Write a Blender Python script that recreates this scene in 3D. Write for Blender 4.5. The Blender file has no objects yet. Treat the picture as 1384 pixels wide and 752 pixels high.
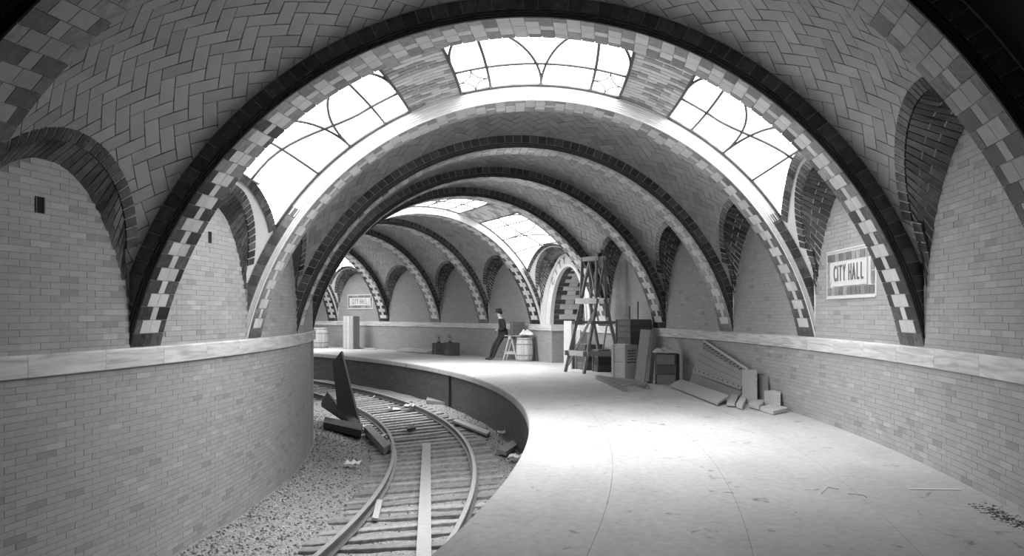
import bpy, bmesh, math, random
from mathutils import Vector, Matrix
random.seed(7)
R = math.radians
# ------------------------------------------------------------------ camera
F, YH, HC = 1350.0, 424.0, 1.675          # focal length (px), horizon row, camera height over the platform
CX, CY = -45.313, 15.604                  # centre of the curve of the station
RI, RP, RO = 41.404, 45.569, 50.102       # inner wall, platform edge, outer wall
RM = (RI + RO) / 2
SKEW = R(1.35) / (RO - RI)
ZS = 1.30                                 # springing = top of the marble band
C = bpy.context.scene.collection
sc = bpy.context.scene
cam = bpy.data.cameras.new('camera'); camo = bpy.data.objects.new('camera', cam); C.objects.link(camo)
camo.location = (0, 0, HC); camo.rotation_euler = (R(90), 0, 0)
cam.sensor_width = 36; cam.lens = 36 * F / 1384; cam.shift_y = (YH - 376) / 1384
cam.clip_end = 200
sc.camera = camo
# ------------------------------------------------------------------ light
SKY_GLASS = 7.5                           # glow of the frosted skylight panes
SKY_WATTS, SKY_SPREAD = 41.0, 142.0       # daylight falling through each strip of skylight glass
w = bpy.data.worlds.new('world'); sc.world = w; w.use_nodes = True
w.node_tree.nodes['Background'].inputs[0].default_value = (.8, .8, .8, 1)
w.node_tree.nodes['Background'].inputs[1].default_value = .4
sc.view_settings.view_transform = 'Standard'; sc.view_settings.look = 'None'
sc.view_settings.gamma = 1; sc.view_settings.exposure = -0.32; sc.view_settings.use_curve_mapping = False
sc.cycles.use_denoising = True
sc.cycles.max_bounces = 10; sc.cycles.diffuse_bounces = 8; sc.cycles.glossy_bounces = 3
# ------------------------------------------------------------------ materials
MATS = {}
def mat(name, g, rough=.8, var=.12, scale=6., bump=0., bscale=60., spec=.4, tint=None, stretch=None, emit=None):
    if name in MATS: return MATS[name]
    m = bpy.data.materials.new(name); m.use_nodes = True; nt = m.node_tree; b = nt.nodes['Principled BSDF']
    b.inputs['Roughness'].default_value = rough
    b.inputs['Specular IOR Level'].default_value = spec
    tc = nt.nodes.new('ShaderNodeTexCoord'); mp = nt.nodes.new('ShaderNodeMapping')
    nt.links.new(tc.outputs['Object'], mp.inputs[0])
    if stretch: mp.inputs['Scale'].default_value = stretch
    n = nt.nodes.new('ShaderNodeTexNoise'); n.inputs['Scale'].default_value = scale; n.inputs['Detail'].default_value = 5
    nt.links.new(mp.outputs[0], n.inputs['Vector'])
    r = nt.nodes.new('ShaderNodeValToRGB')
    t = tint or (1, 1, 1)
    lo, hi = g * (1 - var), g * (1 + var)
    r.color_ramp.elements[0].position = .3; r.color_ramp.elements[1].position = .7
    r.color_ramp.elements[0].color = (lo * t[0], lo * t[1], lo * t[2], 1)
    r.color_ramp.elements[1].color = (min(1, hi * t[0]), min(1, hi * t[1]), min(1, hi * t[2]), 1)
    nt.links.new(n.outputs[0], r.inputs[0]); nt.links.new(r.outputs[0], b.inputs['Base Color'])
    if bump:
        n2 = nt.nodes.new('ShaderNodeTexNoise'); n2.inputs['Scale'].default_value = bscale; n2.inputs['Detail'].default_value = 4
        nt.links.new(mp.outputs[0], n2.inputs['Vector'])
        bp = nt.nodes.new('ShaderNodeBump'); bp.inputs['Strength'].default_value = bump; bp.inputs['Distance'].default_value = .01
        nt.links.new(n2.outputs[0], bp.inputs['Height']); nt.links.new(bp.outputs[0], b.inputs['Normal'])
    if emit:
        b.inputs['Emission Strength'].default_value = emit
        nt.links.new(r.outputs[0], b.inputs['Emission Color'])
    MATS[name] = m; return m
def tones(name, gs, **k): return [mat('%s_%d' % (name, i), g, **k) for i, g in enumerate(gs)]
M_HERR = tones('vault_tile', [.27, .32, .345, .37, .40], rough=.30, var=.10, scale=4, spec=.6)
M_BRICK = tones('wall_brick', [.285, .34, .362, .376, .39, .44], rough=.5, var=.05, scale=9, spec=.35)
M_DARK = tones('dark_glazed_tile', [.022, .032, .05, .075, .11], rough=.22, var=.35, scale=14, spec=.5)
M_MIDT = tones('mid_glazed_tile', [.17, .24, .32], rough=.3, var=.3, scale=14)
M_LITE = tones('cream_glazed_tile', [.58, .64, .70], rough=.3, var=.06, scale=10)
M_LITE_SHADED = tones('shaded_cream_tile', [.34, .38, .43], rough=.35, var=.08, scale=10)  # cream tile with shade painted in, for ribs out of direct light
M_MORT = mat('pale_mortar', .68, .9, .1)
M_MORTD = mat('dark_mortar', .05, .9, .1)
M_MORTB = mat('brick_mortar', .27, .9, .1)
M_WHITE = mat('white_glazed_moulding', .66, .35, .04)
M_DKROLL = mat('dark_glazed_moulding', .025, .3, .2)
M_PLAST = mat('pale_plaster', .66, .8, .05)
M_MARB = None
M_BAR = mat('iron_glazing_bar', .06, .5, .1)
M_IRON = mat('rusty_rail_steel', .11, .45, .3, scale=20, spec=.6)
M_RHEAD = mat('rail_head_steel', .30, .3, .2, scale=20, spec=.7)
M_TIE = tones('weathered_tie', [.24, .30, .36], rough=.9, var=.3, scale=10, bump=.4)
M_WOODL = tones('pine_board', [.42, .48, .54], rough=.8, var=.14, scale=5, stretch=(1, 8, 8), bump=.1)
M_WOODM = tones('grey_board', [.24, .30], rough=.85, var=.2, scale=5, stretch=(1, 8, 8), bump=.1)
M_WOODD = tones('dark_board', [.05, .085, .12], rough=.85, var=.25, scale=5, stretch=(1, 8, 8), bump=.1)
M_CLOTH = mat('pale_cloth', .6, .95, .25, scale=9)
M_PAPER = mat('white_paper', .75, .9, .05)
M_LETTER = mat('grey_tile_letter', .13, .5, .1)
M_INK = mat('dark_ink', .05, .8, .1)

def marble():
    m = bpy.data.materials.new('veined_marble'); m.use_nodes = True; nt = m.node_tree; b = nt.nodes['Principled BSDF']
    b.inputs['Roughness'].default_value = .45
    uv = nt.nodes.new('ShaderNodeUVMap'); mp = nt.nodes.new('ShaderNodeMapping'); mp.inputs['Scale'].default_value = (.55, 9, 1)
    nt.links.new(uv.outputs[0], mp.inputs[0])
    n = nt.nodes.new('ShaderNodeTexNoise'); n.inputs['Scale'].default_value = 1.6; n.inputs['Detail'].default_value = 6; n.inputs['Distortion'].default_value = 1.2
    nt.links.new(mp.outputs[0], n.inputs['Vector'])
    r = nt.nodes.new('ShaderNodeValToRGB'); e = r.color_ramp.elements
    e[0].position = .33; e[0].color = (.42,) * 3 + (1,); e[1].position = .66; e[1].color = (.74,) * 3 + (1,)
    k = e.new(.5); k.color = (.6,) * 3 + (1,)
    nt.links.new(n.outputs[0], r.inputs[0]); nt.links.new(r.outputs[0], b.inputs['Base Color'])
    return m
M_MARB = marble()
def brick_far(name, c1, c2, mo):
    m = bpy.data.materials.new(name); m.use_nodes = True; nt = m.node_tree; b = nt.nodes['Principled BSDF']
    b.inputs['Roughness'].default_value = .6
    uv = nt.nodes.new('ShaderNodeUVMap'); bt = nt.nodes.new('ShaderNodeTexBrick'); bt.inputs['Scale'].default_value = 1
    bt.inputs['Brick Width'].default_value = .305; bt.inputs['Row Height'].default_value = .0635; bt.inputs['Mortar Size'].default_value = .003
    bt.inputs['Color1'].default_value = (c1,) * 3 + (1,); bt.inputs['Color2'].default_value = (c2,) * 3 + (1,); bt.inputs['Mortar'].default_value = (mo,) * 3 + (1,)
    nt.links.new(uv.outputs[0], bt.inputs['Vector']); nt.links.new(bt.outputs[0], b.inputs['Base Color'])
    return m
M_FARB = brick_far('far_wall_brick', .29, .34, .25)
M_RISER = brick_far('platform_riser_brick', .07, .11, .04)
def concrete():
    m = bpy.data.materials.new('platform_concrete'); m.use_nodes = True; nt = m.node_tree; b = nt.nodes['Principled BSDF']
    b.inputs['Roughness'].default_value = .75
    g = nt.nodes.new('ShaderNodeNewGeometry')
    def noise(s, d, det=6):
        mp = nt.nodes.new('ShaderNodeMapping'); mp.inputs['Scale'].default_value = s; nt.links.new(g.outputs['Position'], mp.inputs[0])
        n = nt.nodes.new('ShaderNodeTexNoise'); n.inputs['Scale'].default_value = 1; n.inputs['Detail'].default_value = det; n.inputs['Distortion'].default_value = d
        nt.links.new(mp.outputs[0], n.inputs['Vector']); return n
    def ramp(n, p0, c0, p1, c1):
        r = nt.nodes.new('ShaderNodeValToRGB'); e = r.color_ramp.elements
        e[0].position = p0; e[0].color = (c0,) * 3 + (1,); e[1].position = p1; e[1].color = (c1,) * 3 + (1,)
        nt.links.new(n.outputs[0], r.inputs[0]); return r
    def mul(a, bb):
        x = nt.nodes.new('ShaderNodeMix'); x.data_type = 'RGBA'; x.blend_type = 'MULTIPLY'; x.inputs[0].default_value = 1
        nt.links.new(a.outputs[0] if a.type != 'MIX' else a.outputs[2], x.inputs[6]); nt.links.new(bb.outputs[0], x.inputs[7]); return x
    a = ramp(noise((1.2, .5, 1), .5), .3, .45, .7, .56)
    s = ramp(noise((4.5, 3.2, 1), 1.0), .27, .45, .36, 1)
    f = ramp(noise((14, 9, 1), .2), .3, .86, .7, 1.06)
    x = mul(mul(a, s), f)
    nt.links.new(x.outputs[2], b.inputs['Base Color'])
    n2 = noise((60, 60, 60), 0, 3); bp = nt.nodes.new('ShaderNodeBump'); bp.inputs['Strength'].default_value = .12; bp.inputs['Distance'].default_value = .01
    nt.links.new(n2.outputs[0], bp.inputs['Height']); nt.links.new(bp.outputs[0], b.inputs['Normal'])
    return m
M_CONC = concrete()
# ------------------------------------------------------------------ mesh helpers
def PT(r, th, z): return Vector((CX + r * math.cos(th), CY + r * math.sin(th), z))
def P(s, th, z): return PT(RM + s, th + SKEW * s, z)
def proj(p):
    d = max(p.y, .05); return 692 + F * p.x / d, YH - F * (p.z - HC) / d, p.y
def PX(x, y, z):
    d = F * (HC - z) / (y - YH); return Vector(((x - 692) * d / F, d, z))
def PD(x, y, d): return Vector(((x - 692) * d / F, d, HC - (y - YH) * d / F))
def wall_depth(x, rad=RO):
    dx = (x - 692) / F; a = dx * dx + 1; b = -2 * (CX * dx + CY); c = CX * CX + CY * CY - rad * rad
    return (-b + math.sqrt(b * b - 4 * a * c)) / (2 * a)
def WX(x, y, back=0.): return PD(x, y, wall_depth(x, RO - back))
def tag(o, label=None, cat=None, group=None, kind=None):
    if label: o['label'] = label
    if cat: o['category'] = cat
    if group: o['group'] = group
    if kind: o['kind'] = kind
    return o
def mobj(name, verts, faces, mats, parent=None, fm=None, smooth=False, uvs=None):
    me = bpy.data.meshes.new(name); me.from_pydata([tuple(v) for v in verts], [], faces)
    if not isinstance(mats, (list, tuple)): mats = [mats]
    for m in mats: me.materials.append(m)
    if fm: me.polygons.foreach_set('material_index', fm)
    if smooth: me.polygons.foreach_set('use_smooth', [True] * len(faces))
    if uvs:
        l = me.uv_layers.new(name='uv')
        flat = []
        for f in faces:
            for v in f: flat += uvs[v]
        l.data.foreach_set('uv', flat)
    o = bpy.data.objects.new(name, me); C.objects.link(o)
    if parent: o.parent = parent
    return o
def empty(name, label, cat, kind=None, group=None, loc=(0, 0, 0), rz=0.):
    o = bpy.data.objects.new(name, None); C.objects.link(o); o.location = loc; o.rotation_euler = (0, 0, rz)
    o.empty_display_size = .1
    return tag(o, label, cat, group, kind)
def grid(name, fn, nu, nv, m, parent=None, smooth=True, uvfn=None):
    vs, uv = [], []
    for i in range(nu + 1):
        for j in range(nv + 1):
            vs.append(fn(i / nu, j / nv))
            if uvfn: uv.append(uvfn(i / nu, j / nv))
    fs = [(i * (nv + 1) + j, (i + 1) * (nv + 1) + j, (i + 1) * (nv + 1) + j + 1, i * (nv + 1) + j + 1) for i in range(nu) for j in range(nv)]
    return mobj(name, vs, fs, m, parent, smooth=smooth, uvs=uv or None)
def sweep(name, sections, m, parent=None, closed=True, caps=True, smooth=False):
    n = len(sections[0]); vs = [v for s in sections for v in s]; fs = []
    for i in range(len(sections) - 1):
        for j in range(n if closed else n - 1):
            a = i * n + j; b = i * n + (j + 1) % n; fs.append((a, b, b + n, a + n))
    if caps and closed:
        fs.append(tuple(range(n - 1, -1, -1))); fs.append(tuple((len(sections) - 1) * n + j for j in range(n)))
    return mobj(name, vs, fs, m, parent, smooth=smooth)
def tube_verts(pts, rad, n=6):
    secs = []
    for i, p in enumerate(pts):
        t = (pts[min(i + 1, len(pts) - 1)] - pts[max(i - 1, 0)]).normalized()
        a = t.orthogonal().normalized() if i == 0 else (secs_a - t * secs_a.dot(t)).normalized()
        secs_a = a; b = t.cross(a); rr = rad[i] if isinstance(rad, (list, tuple)) else rad
        secs.append([p + (a * math.cos(2 * math.pi * k / n) + b * math.sin(2 * math.pi * k / n)) * rr for k in range(n)])
    return secs
def tube(name, pts, rad, m, parent=None, n=6): return sweep(name, tube_verts(pts, rad, n), m, parent, smooth=True)
def clip(poly, fn):
    out = []; n = len(poly)
    for i in range(n):
        a, b = poly[i], poly[(i + 1) % n]; fa, fb = fn(a), fn(b)
        if fa >= 0: out.append(a)
        if (fa >= 0) != (fb >= 0):
            t = fa / (fa - fb); out.append((a[0] + (b[0] - a[0]) * t, a[1] + (b[1] - a[1]) * t))
    return out
def prism(pts, n, proud, depth):
    k = len(pts); vs = [p + n * proud for p in pts] + [p - n * depth for p in pts]
    fs = [tuple(range(k))] + [(i, i + k, (i + 1) % k + k, (i + 1) % k) for i in range(k)]
    return vs, fs
NLEAF = [0]
def emit(parent, name, pieces, nobj, stuff_name):
    """pieces: (points, normal, proud, material). The nobj largest in view become parts, the rest one stuff part."""
    def size(pc):
        pts = pc[0]; c = sum(pts, Vector()) / len(pts); x, y, d = proj(c)
        if d < .5 or not (-20 < x < 1404 and -20 < y < 772): return 0
        xs = [proj(p)[:2] for p in pts]; a = 0
        for i in range(len(xs)):
            q, r = xs[i], xs[(i + 1) % len(xs)]; a += q[0] * r[1] - q[1] * r[0]
        return abs(a)
    sized = sorted(((size(p), i) for i, p in enumerate(pieces)), reverse=True)
    ob = {i for s, i in sized[:nobj] if s > 60}
    vs, fs, fm, ml = [], [], [], []
    for i, (pts, n, pr, m) in enumerate(pieces):
        v, f = prism(pts, n, pr, .02)
        if i in ob:
            mobj(name, v, f, m, parent); NLEAF[0] += 1
        else:
            if m not in ml: ml.append(m)
            k = len(vs); vs += v; fs += [tuple(q + k for q in g) for g in f]; fm += [ml.index(m)] * len(f)
    if vs:
        o = mobj(stuff_name, vs, fs, ml, parent, fm); o['kind'] = 'stuff'
def box_vf(lx, ly, lz, taper=1.):
    x, y = lx / 2, ly / 2; t = taper
    v = [Vector(q) for q in ((-x, -y, 0), (x, -y, 0), (x, y, 0), (-x, y, 0), (-x * t, -y * t, lz), (x * t, -y * t, lz), (x * t, y * t, lz), (-x * t, y * t, lz))]
    f = [(3, 2, 1, 0), (4, 5, 6, 7), (0, 1, 5, 4), (1, 2, 6, 5), (2, 3, 7, 6), (3, 0, 4, 7)]
    return v, f
def box(name, size, loc, m, parent=None, rot=(0, 0, 0), bev=.006):
    v, f = box_vf(*size)
    o = mobj(name, v, f, m, parent); o.location = loc; o.rotation_euler = rot
    if bev:
        b = o.modifiers.new('bevel', 'BEVEL'); b.width = bev; b.segments = 1
    return o
def beam(name, a, b, wd, th, m, parent=None, up=Vector((0, 0, 1))):
    a, b = Vector(a), Vector(b); t = (b - a).normalized()
    s = t.cross(up)
    if s.length < 1e-3: s = t.cross(Vector((1, 0, 0)))
    s.normalize(); u = s.cross(t)
    sec = lambda p: [p - s * wd / 2 - u * th / 2, p + s * wd / 2 - u * th / 2, p + s * wd / 2 + u * th / 2, p - s * wd / 2 + u * th / 2]
    return sweep(name, [sec(a), sec(b)], m, parent)
def quad_slab(name, q, th, m, parent=None):
    n = (q[1] - q[0]).cross(q[3] - q[0]).normalized()
    if n.z < 0: n = -n
    return sweep(name, [list(q), [p - n * th for p in q]], m, parent)
def basis(o, x, y, z):
    return Matrix(((x.x, y.x, z.x, o.x), (x.y, y.y, z.y, o.y), (x.z, y.z, z.z, o.z), (0, 0, 0, 1)))
def local(o):  # move mesh origin of a one-mesh thing to its lowest centre
    me = o.data; zs = [v.co.z for v in me.vertices]; c = sum((v.co for v in me.vertices), Vector()) / len(zs); c.z = min(zs)
    me.transform(Matrix.Translation(-c)); o.location = o.location + c; return o
# ------------------------------------------------------------------ vault geometry
KR = {-4: -26.6, -3: -21.2, -2: -15.85, -1: -10.5, 0: -5.15, 1: .23, 2: 5.64, 3: 10.97, 4: 15.95, 5: 22.45, 6: 27.6, 7: 32.5, 8: 37.75, 9: 43.0, 10: 48.4}
TN = {k: R(v - .675) for k, v in KR.items()}
WR = R(1.0)
SW = 4.349                                  # half width at the walls
OFF = .24
def rho(phi):
    p = min(phi, math.pi - phi); return 3.625 + .72 * (1 - p / (math.pi / 2)) ** 2
ARC = [(0., 0.)]
for i in range(1, 1801):
    a, b = math.pi * (i - 1) / 1800, math.pi * i / 1800
    ARC.append((ARC[-1][0] + math.hypot(rho(b) * math.cos(b) - rho(a) * math.cos(a), rho(b) * math.sin(b) - rho(a) * math.sin(a)), b))
LARC = ARC[-1][0]
def phi_at(a, scale=1.):
    a = max(0, min(LARC, a / scale)); lo, hi = 0, 1800
    while hi - lo > 1:
        m = (lo + hi) // 2
        if ARC[m][0] > a: hi = m
        else: lo = m
    t = (a - ARC[lo][0]) / (ARC[hi][0] - ARC[lo][0]); return ARC[lo][1] + t * (ARC[hi][1] - ARC[lo][1])
def bulge(k, phi):
    if k % 4: return .35
    p = min(phi, math.pi - phi); t = max(0, min(1, (p - R(32)) / R(20))); return .35 * (1 - t * t * (3 - 2 * t))
def bay(k): return TN[k] + WR, TN[k + 1]
def SV(k, phi, u, off=0.):
    t0, t1 = bay(k); uu = max(0, min(1, u)); r = rho(phi) + OFF + bulge(k, phi) * 4 * uu * (1 - uu) + off
    return P(r * math.cos(phi), t0 + u * (t1 - t0), ZS + r * math.sin(phi))
def NV(phi, th):
    a = th; return Vector((-math.cos(phi) * math.cos(a), -math.cos(phi) * math.sin(a), -math.sin(phi)))
def one_v(u): return max(0., 1 - (2 * u - 1) ** 2)
def lun(side): return (R(32.6), .34, 2.32, .5) if side > 0 else (R(25.7), .37, 1.82, .6)
def phg(side, u): A, p, _, _ = lun(side); return A * one_v(u) ** p
def phglass(side, u): return R(26) + R(10.4) * one_v(u) ** .9 if side > 0 else R(22.3) + R(7.3) * one_v(u) ** .8
def GP(k, side, u, off=0.):
    f = phg(side, u); t0, t1 = bay(k); uu = max(0, min(1, u)); r = rho(f) + OFF + bulge(k, f) * 4 * uu * (1 - uu) + off
    return P(side * min(r * math.cos(f), SW), t0 + u * (t1 - t0), ZS + r * math.sin(f))
def WP(k, side, u):
    _, _, h, p = lun(side); t0, t1 = bay(k); return P(side * (SW + .004), t0 + u * (t1 - t0), ZS + h * one_v(u) ** p)
def usteps(fn, step, n=800):
    ps = [fn(i / n) for i in range(n + 1)]; L = [0.]
    for i in range(n): L.append(L[-1] + (ps[i + 1] - ps[i]).length)
    cnt = max(2, int(round(L[-1] / step))); out = []; j = 0
    for c in range(cnt + 1):
        t = L[-1] * c / cnt
        while j < n and L[j + 1] < t: j += 1
        d = L[min(j + 1, n)] - L[j]; out.append(min(1, (j + ((t - L[j]) / d if d > 0 else 0)) / n))
    return out

# ================================================================== WALLS
def bricks(rad, sg, th0, th1, z0, z1, keep=None, bl=.305, bh=.0635, g=.004, pal=M_BRICK):
    out = []; n = int((th1 - th0) * rad / bl) + 2; rows = int(round((z1 - z0) / bh))
    for j in range(rows):
        za, zb = z0 + j * bh + g / 2, z0 + (j + 1) * bh - g / 2
        for i in range(n):
            a = th0 + (i - (j % 2) * .5) * bl / rad; b = a + (bl - g) / rad
            a, b = max(a, th0), min(b, th1)
            if b - a < .03 / rad: continue
            if keep and not keep((a + b) / 2, (za + zb) / 2): continue
            nn = Vector((math.cos((a + b) / 2), math.sin((a + b) / 2), 0)) * sg
            m = random.choices(pal, [1, 3, 6, 8, 6, 1])[0] if len(pal) == 6 else random.choice(pal)
            out.append(([PT(rad, a, za), PT(rad, b, za), PT(rad, b, zb), PT(rad, a, zb)], nn, random.uniform(.003, .006), m))
    return out
def arc_wall(name, rad, th0, th1, z0, z1, m, parent=None, n=80):
    return grid(name, lambda u, v: PT(rad, th0 + u * (th1 - th0), z0 + v * (z1 - z0)), n, 1, m, parent,
                uvfn=lambda u, v: (rad * (th0 + u * (th1 - th0)), z0 + v * (z1 - z0)))
ZB = -1.45
wl = empty('wall_left', 'lower inner wall of long pale bricks curving beside the track', 'wall', 'structure')
arc_wall('backing', RI, R(-28), R(12), ZB, ZS, M_MORTB, wl)
emit(wl, 'brick', bricks(RI, 1, R(-12), R(8), -1.4, 1.0765), 300, 'brick_field')
arc_wall('backing', RI, R(12), R(60), ZB, ZS, M_FARB, wl)
arc_wall('backing', RI + .003, R(-28), R(-12), ZB, ZS, M_FARB, wl)
PT0, PT1 = R(18.0), R(21.35)               # the stair portal in the outer wall
wr = empty('wall_right', 'lower outer wall of pale bricks behind the platform', 'wall', 'structure')
arc_wall('backing', RO, R(-30), R(14), -.1, ZS, M_MORTB, wr)
emit(wr, 'brick', bricks(RO, -1, R(-10), R(13.9), 0.0, 1.08), 300, 'brick_field')
arc_wall('backing', RO, R(14), PT0, -.1, ZS, M_FARB, wr, 12)
arc_wall('backing', RO, PT1, R(60), -.1, ZS, M_FARB, wr)
arc_wall('backing', RO - .003, R(-30), R(-10), -.1, ZS, M_FARB, wr)
# marble band along both walls: slabs with a chamfered top
def band(name, label, rad, sg, rng, skip=None):
    t = empty(name, label, 'cornice', 'structure')
    step = R(1.8) if sg > 0 else R(1.55)
    a = rng[0]
    while a < rng[1]:
        b = a + step - .006 / rad
        if not (skip and b > skip[0] - .001 and a < skip[1]):
            vs, fs, uv = [], [], []
            prof = [(0, ZS - .003), (.03, ZS - .003), (.05, ZS - .02), (.05, ZS - .205), (.035, ZS - .215), (0, ZS - .215)]
            NS = 6; off = random.uniform(0, 60)
            for i in range(NS + 1):
                th = a + (b - a) * i / NS
                for (d, z) in prof:
                    vs.append(PT(rad + sg * d, th, z)); uv.append((th * rad + off, z + d * .5 + off))
            n = len(prof)
            for i in range(NS):
                for j in range(n - 1): fs.append((i * n + j, (i + 1) * n + j, (i + 1) * n + j + 1, i * n + j + 1))
            fs += [tuple(range(n)), tuple(NS * n + j for j in range(n))]
            mobj('slab', vs, fs, M_MARB, t, uvs=uv)
        a += step
    return t
band('trim_1', 'veined marble band capping the inner wall beside the track', RI, 1, (R(-18.1), R(20)))
band('trim_2', 'veined marble band capping the outer platform wall', RO, -1, (R(-18.1), R(17.6)))
band('trim_3', 'veined marble band on the far wall past the stair arch', RO, -1, (PT1, R(52)))
# upper walls inside the side arches
def upper(k, side, nobj):
    rad = RO if side > 0 else RI; t0, t1 = bay(k); _, _, h, p = lun(side)
    sk = SKEW * side * SW
    desc = {(-1, -1): 'shadowy brick wall under the near side arch above the inner wall', (-1, 1): 'dim brick wall under the near side arch at the platform wall',
            (0, -1): 'bright brick wall under the skylit side arch above the track', (0, 1): 'bright brick wall under the skylit side arch around the near station sign',
            (1, -1): 'grey brick wall sliver under the last side arch seen above the track wall'}
    nm = 'wall_right' if side > 0 else 'wall_left'
    ordn = ['zeroth', 'first', 'second', 'third', 'fourth', 'fifth', 'sixth', 'seventh', 'eighth', 'ninth', 'tenth', 'eleventh']
    lab = desc.get((k, side), 'brick wall under the %s side arch %s' % (ordn[max(k, 0)] if k > 0 else ordn[-k + 1] + ' hidden', 'beyond the skylit near bay on the platform side' if side > 0 else 'above the inner track wall'))
    t = empty(nm, lab, 'wall', 'structure')
    a0, a1 = t0 + sk - .004, t1 + sk + .004
    ztop = lambda th: ZS + h * one_v((th - sk - t0) / (t1 - t0)) ** p
    fine = k in (-1, 0, 1, 2) if side > 0 else k in (-1, 0, 1)
    arc_wall('backing', rad, a0, a1, ZS - .05, ZS + h + .1, M_MORTB if fine else M_FARB, t, 10)
    if fine: emit(t, 'brick', bricks(rad, -side, a0, a1, ZS - .0265, ZS + h + .1, lambda th, z: z < ztop(th) + .01), nobj, 'brick_field')
    return t
for k in range(-3, 10):
    for side in (-1, 1):
        if side < 0 and k > 4: continue
        if k == 4 and side > 0: continue
        upper(k, side, {(-1, -1): 220, (0, -1): 200, (-1, 1): 240, (0, 1): 240}.get((k, side), 0))
# ================================================================== RIBS
def rib(k):
    near = k in (-1, 0, 1, 2, 3)
    bright = k % 4 == 1 and k > 0           # the rib whose face is seen through a skylit bay
    names = {-1: 'arch rib nearest overhead, mostly cut by the frame edge', 0: 'big front arch rib with black moulding and chequered tile soffit', 1: 'arch rib with white moulded face behind the near skylights',
             2: 'arch rib with dark square tiles just beyond the skylit arch', 3: 'fourth arch rib, between two plain tile vaults', 4: 'arch rib in front of the far skylights over the stair portal',
             5: 'white faced arch rib just past the stair portal', 6: 'arch rib behind the standing man', 7: 'arch rib over the far stacked boxes', 8: 'arch rib in front of the farthest skylight', 9: 'arch rib beyond the farthest station sign'}
    t = empty('trim_%d' % (k + 10), names.get(k, 'arch rib behind the viewer number %s' % ('one', 'two', 'three')[min(2, -k - 2)] if k < -1 else 'hidden arch rib past the last skylight'), 'arch rib', 'structure')
    tn = TN[k]; sec = []; N = 96
    for i in range(N + 1):
        ph = math.pi * i / N; q = []
        for (c, o) in ((0, .36), (0, .013), (1, .013), (1, .36)):
            r = rho(ph) + o; q.append(P(r * math.cos(ph), tn + c * WR, ZS + r * math.sin(ph)))
        sec.append(q)
    sweep('core', sec, M_MORT if not bright else M_MORT, t)
    # soffit tiles
    rows = int(round(LARC / .155)); pcs = []; g = .004 / .75
    for j in range(rows):
        a, b = phi_at(LARC * j / rows + .004), phi_at(LARC * (j + 1) / rows - .004)
        e = min(j, rows - 1 - j)
        if e == 0: cols = [(0, .38, 'd'), (.38, .60, 'd'), (.60, 1, 'd')]
        elif e % 2: cols = [(0, .19, 'd'), (.19, .5, 'l'), (.5, .81, 'l'), (.81, 1, 'd')]
        else: cols = [(0, .4, 'd'), (.4, .6, 'l'), (.6, 1, 'd')]
        fr = e / (rows / 2)
        for (c0, c1, ty) in cols:
            if ty == 'l': m = random.choice(M_LITE if k > -1 else M_LITE_SHADED)
            else:
                x = random.random(); pm = max(0, min(.98, (fr - .22) * 2.8))  # crown glare painted in: paler tiles replace dark ones higher up
                m = random.choice(M_MIDT + (M_LITE[:1] if fr > .6 else [])) if x < pm else random.choice(M_DARK[1:])
            pts = []
            for (c, ph) in ((c0 + g, a), (c1 - g, a), (c1 - g, b), (c0 + g, b)):
                r = rho(ph); pts.append(P(r * math.cos(ph), tn + c * WR, ZS + r * math.sin(ph)))
            mid = (a + b) / 2; n = NV(mid, tn)
            n = (n + Vector((random.gauss(0, .012), random.gauss(0, .012), random.gauss(0, .012)))).normalized()
            pcs.append((pts, n, random.uniform(0, .002), m))
    emit(t, 'tile', pcs, 300 if near else 0, 'tile_field')
    # near face: roll mouldings, then a row of dark square tiles
    mr = M_WHITE if bright else M_DKROLL
    for (o, rr) in ((.016, .015), (.048, .012), (.078, .013)) + (((.115, .014), (.15, .01), (.19, .014), (.222, .01)) if bright else ()):
        secs = []
        i0 = 0 if o < .1 else 14; i1 = N - i0
        for i in range(i0, i1 + 1):
            ph = math.pi * i / N; q = []
            for a in range(7):
                an = math.pi * a / 6; r = rho(ph) + o + rr * math.cos(an)
                q.append(P(r * math.cos(ph), tn - (rr * 1.2 * math.sin(an) + .001) / 45.7, ZS + r * math.sin(ph)))
            secs.append(q)
        sweep('moulding', secs, mr, t, closed=False, smooth=True)
    face = []; cnt = int(round(LARC * 1.04 / .165))
    for j in range(cnt):
        a, b = LARC * j / cnt, LARC * (j + 1) / cnt; pa, pb = phi_at(a + .005), phi_at(b - .005)
        mid = min((pa + pb) / 2, math.pi - (pa + pb) / 2)
        if bright and mid > R(27): continue
        poly = []
        for (ph, o) in ((pa, .098), (pb, .098), (pb, .238), (pa, .238)):
            r = rho(ph) + o; poly.append((r * math.cos(ph), ZS + r * math.sin(ph)))
        poly = clip(clip(poly, lambda q: SW + .01 - q[0]), lambda q: SW + .01 + q[0])
        if len(poly) < 3: continue
        pts = [P(s, tn, z) for s, z in poly]; n = Vector((math.sin(tn), -math.cos(tn), 0)).normalized()
        face.append((pts, n, .012, random.choice(M_DARK[2:] + M_DARK[3:])))
    emit(t, 'border_tile', face, 80 if near else 0, 'border_tile_field')
    if bright:
        secs = []
        for i in range(14, N - 13):
            ph = math.pi * i / N; q = []
            for o in (.09, .24):
                r = rho(ph) + o; q.append(P(r * math.cos(ph), tn - .004 / 45, ZS + r * math.sin(ph)))
            secs.append(q)
        sweep('fascia', secs, M_WHITE, t, closed=False)
for k in range(-3, 11): rib(k)
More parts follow.
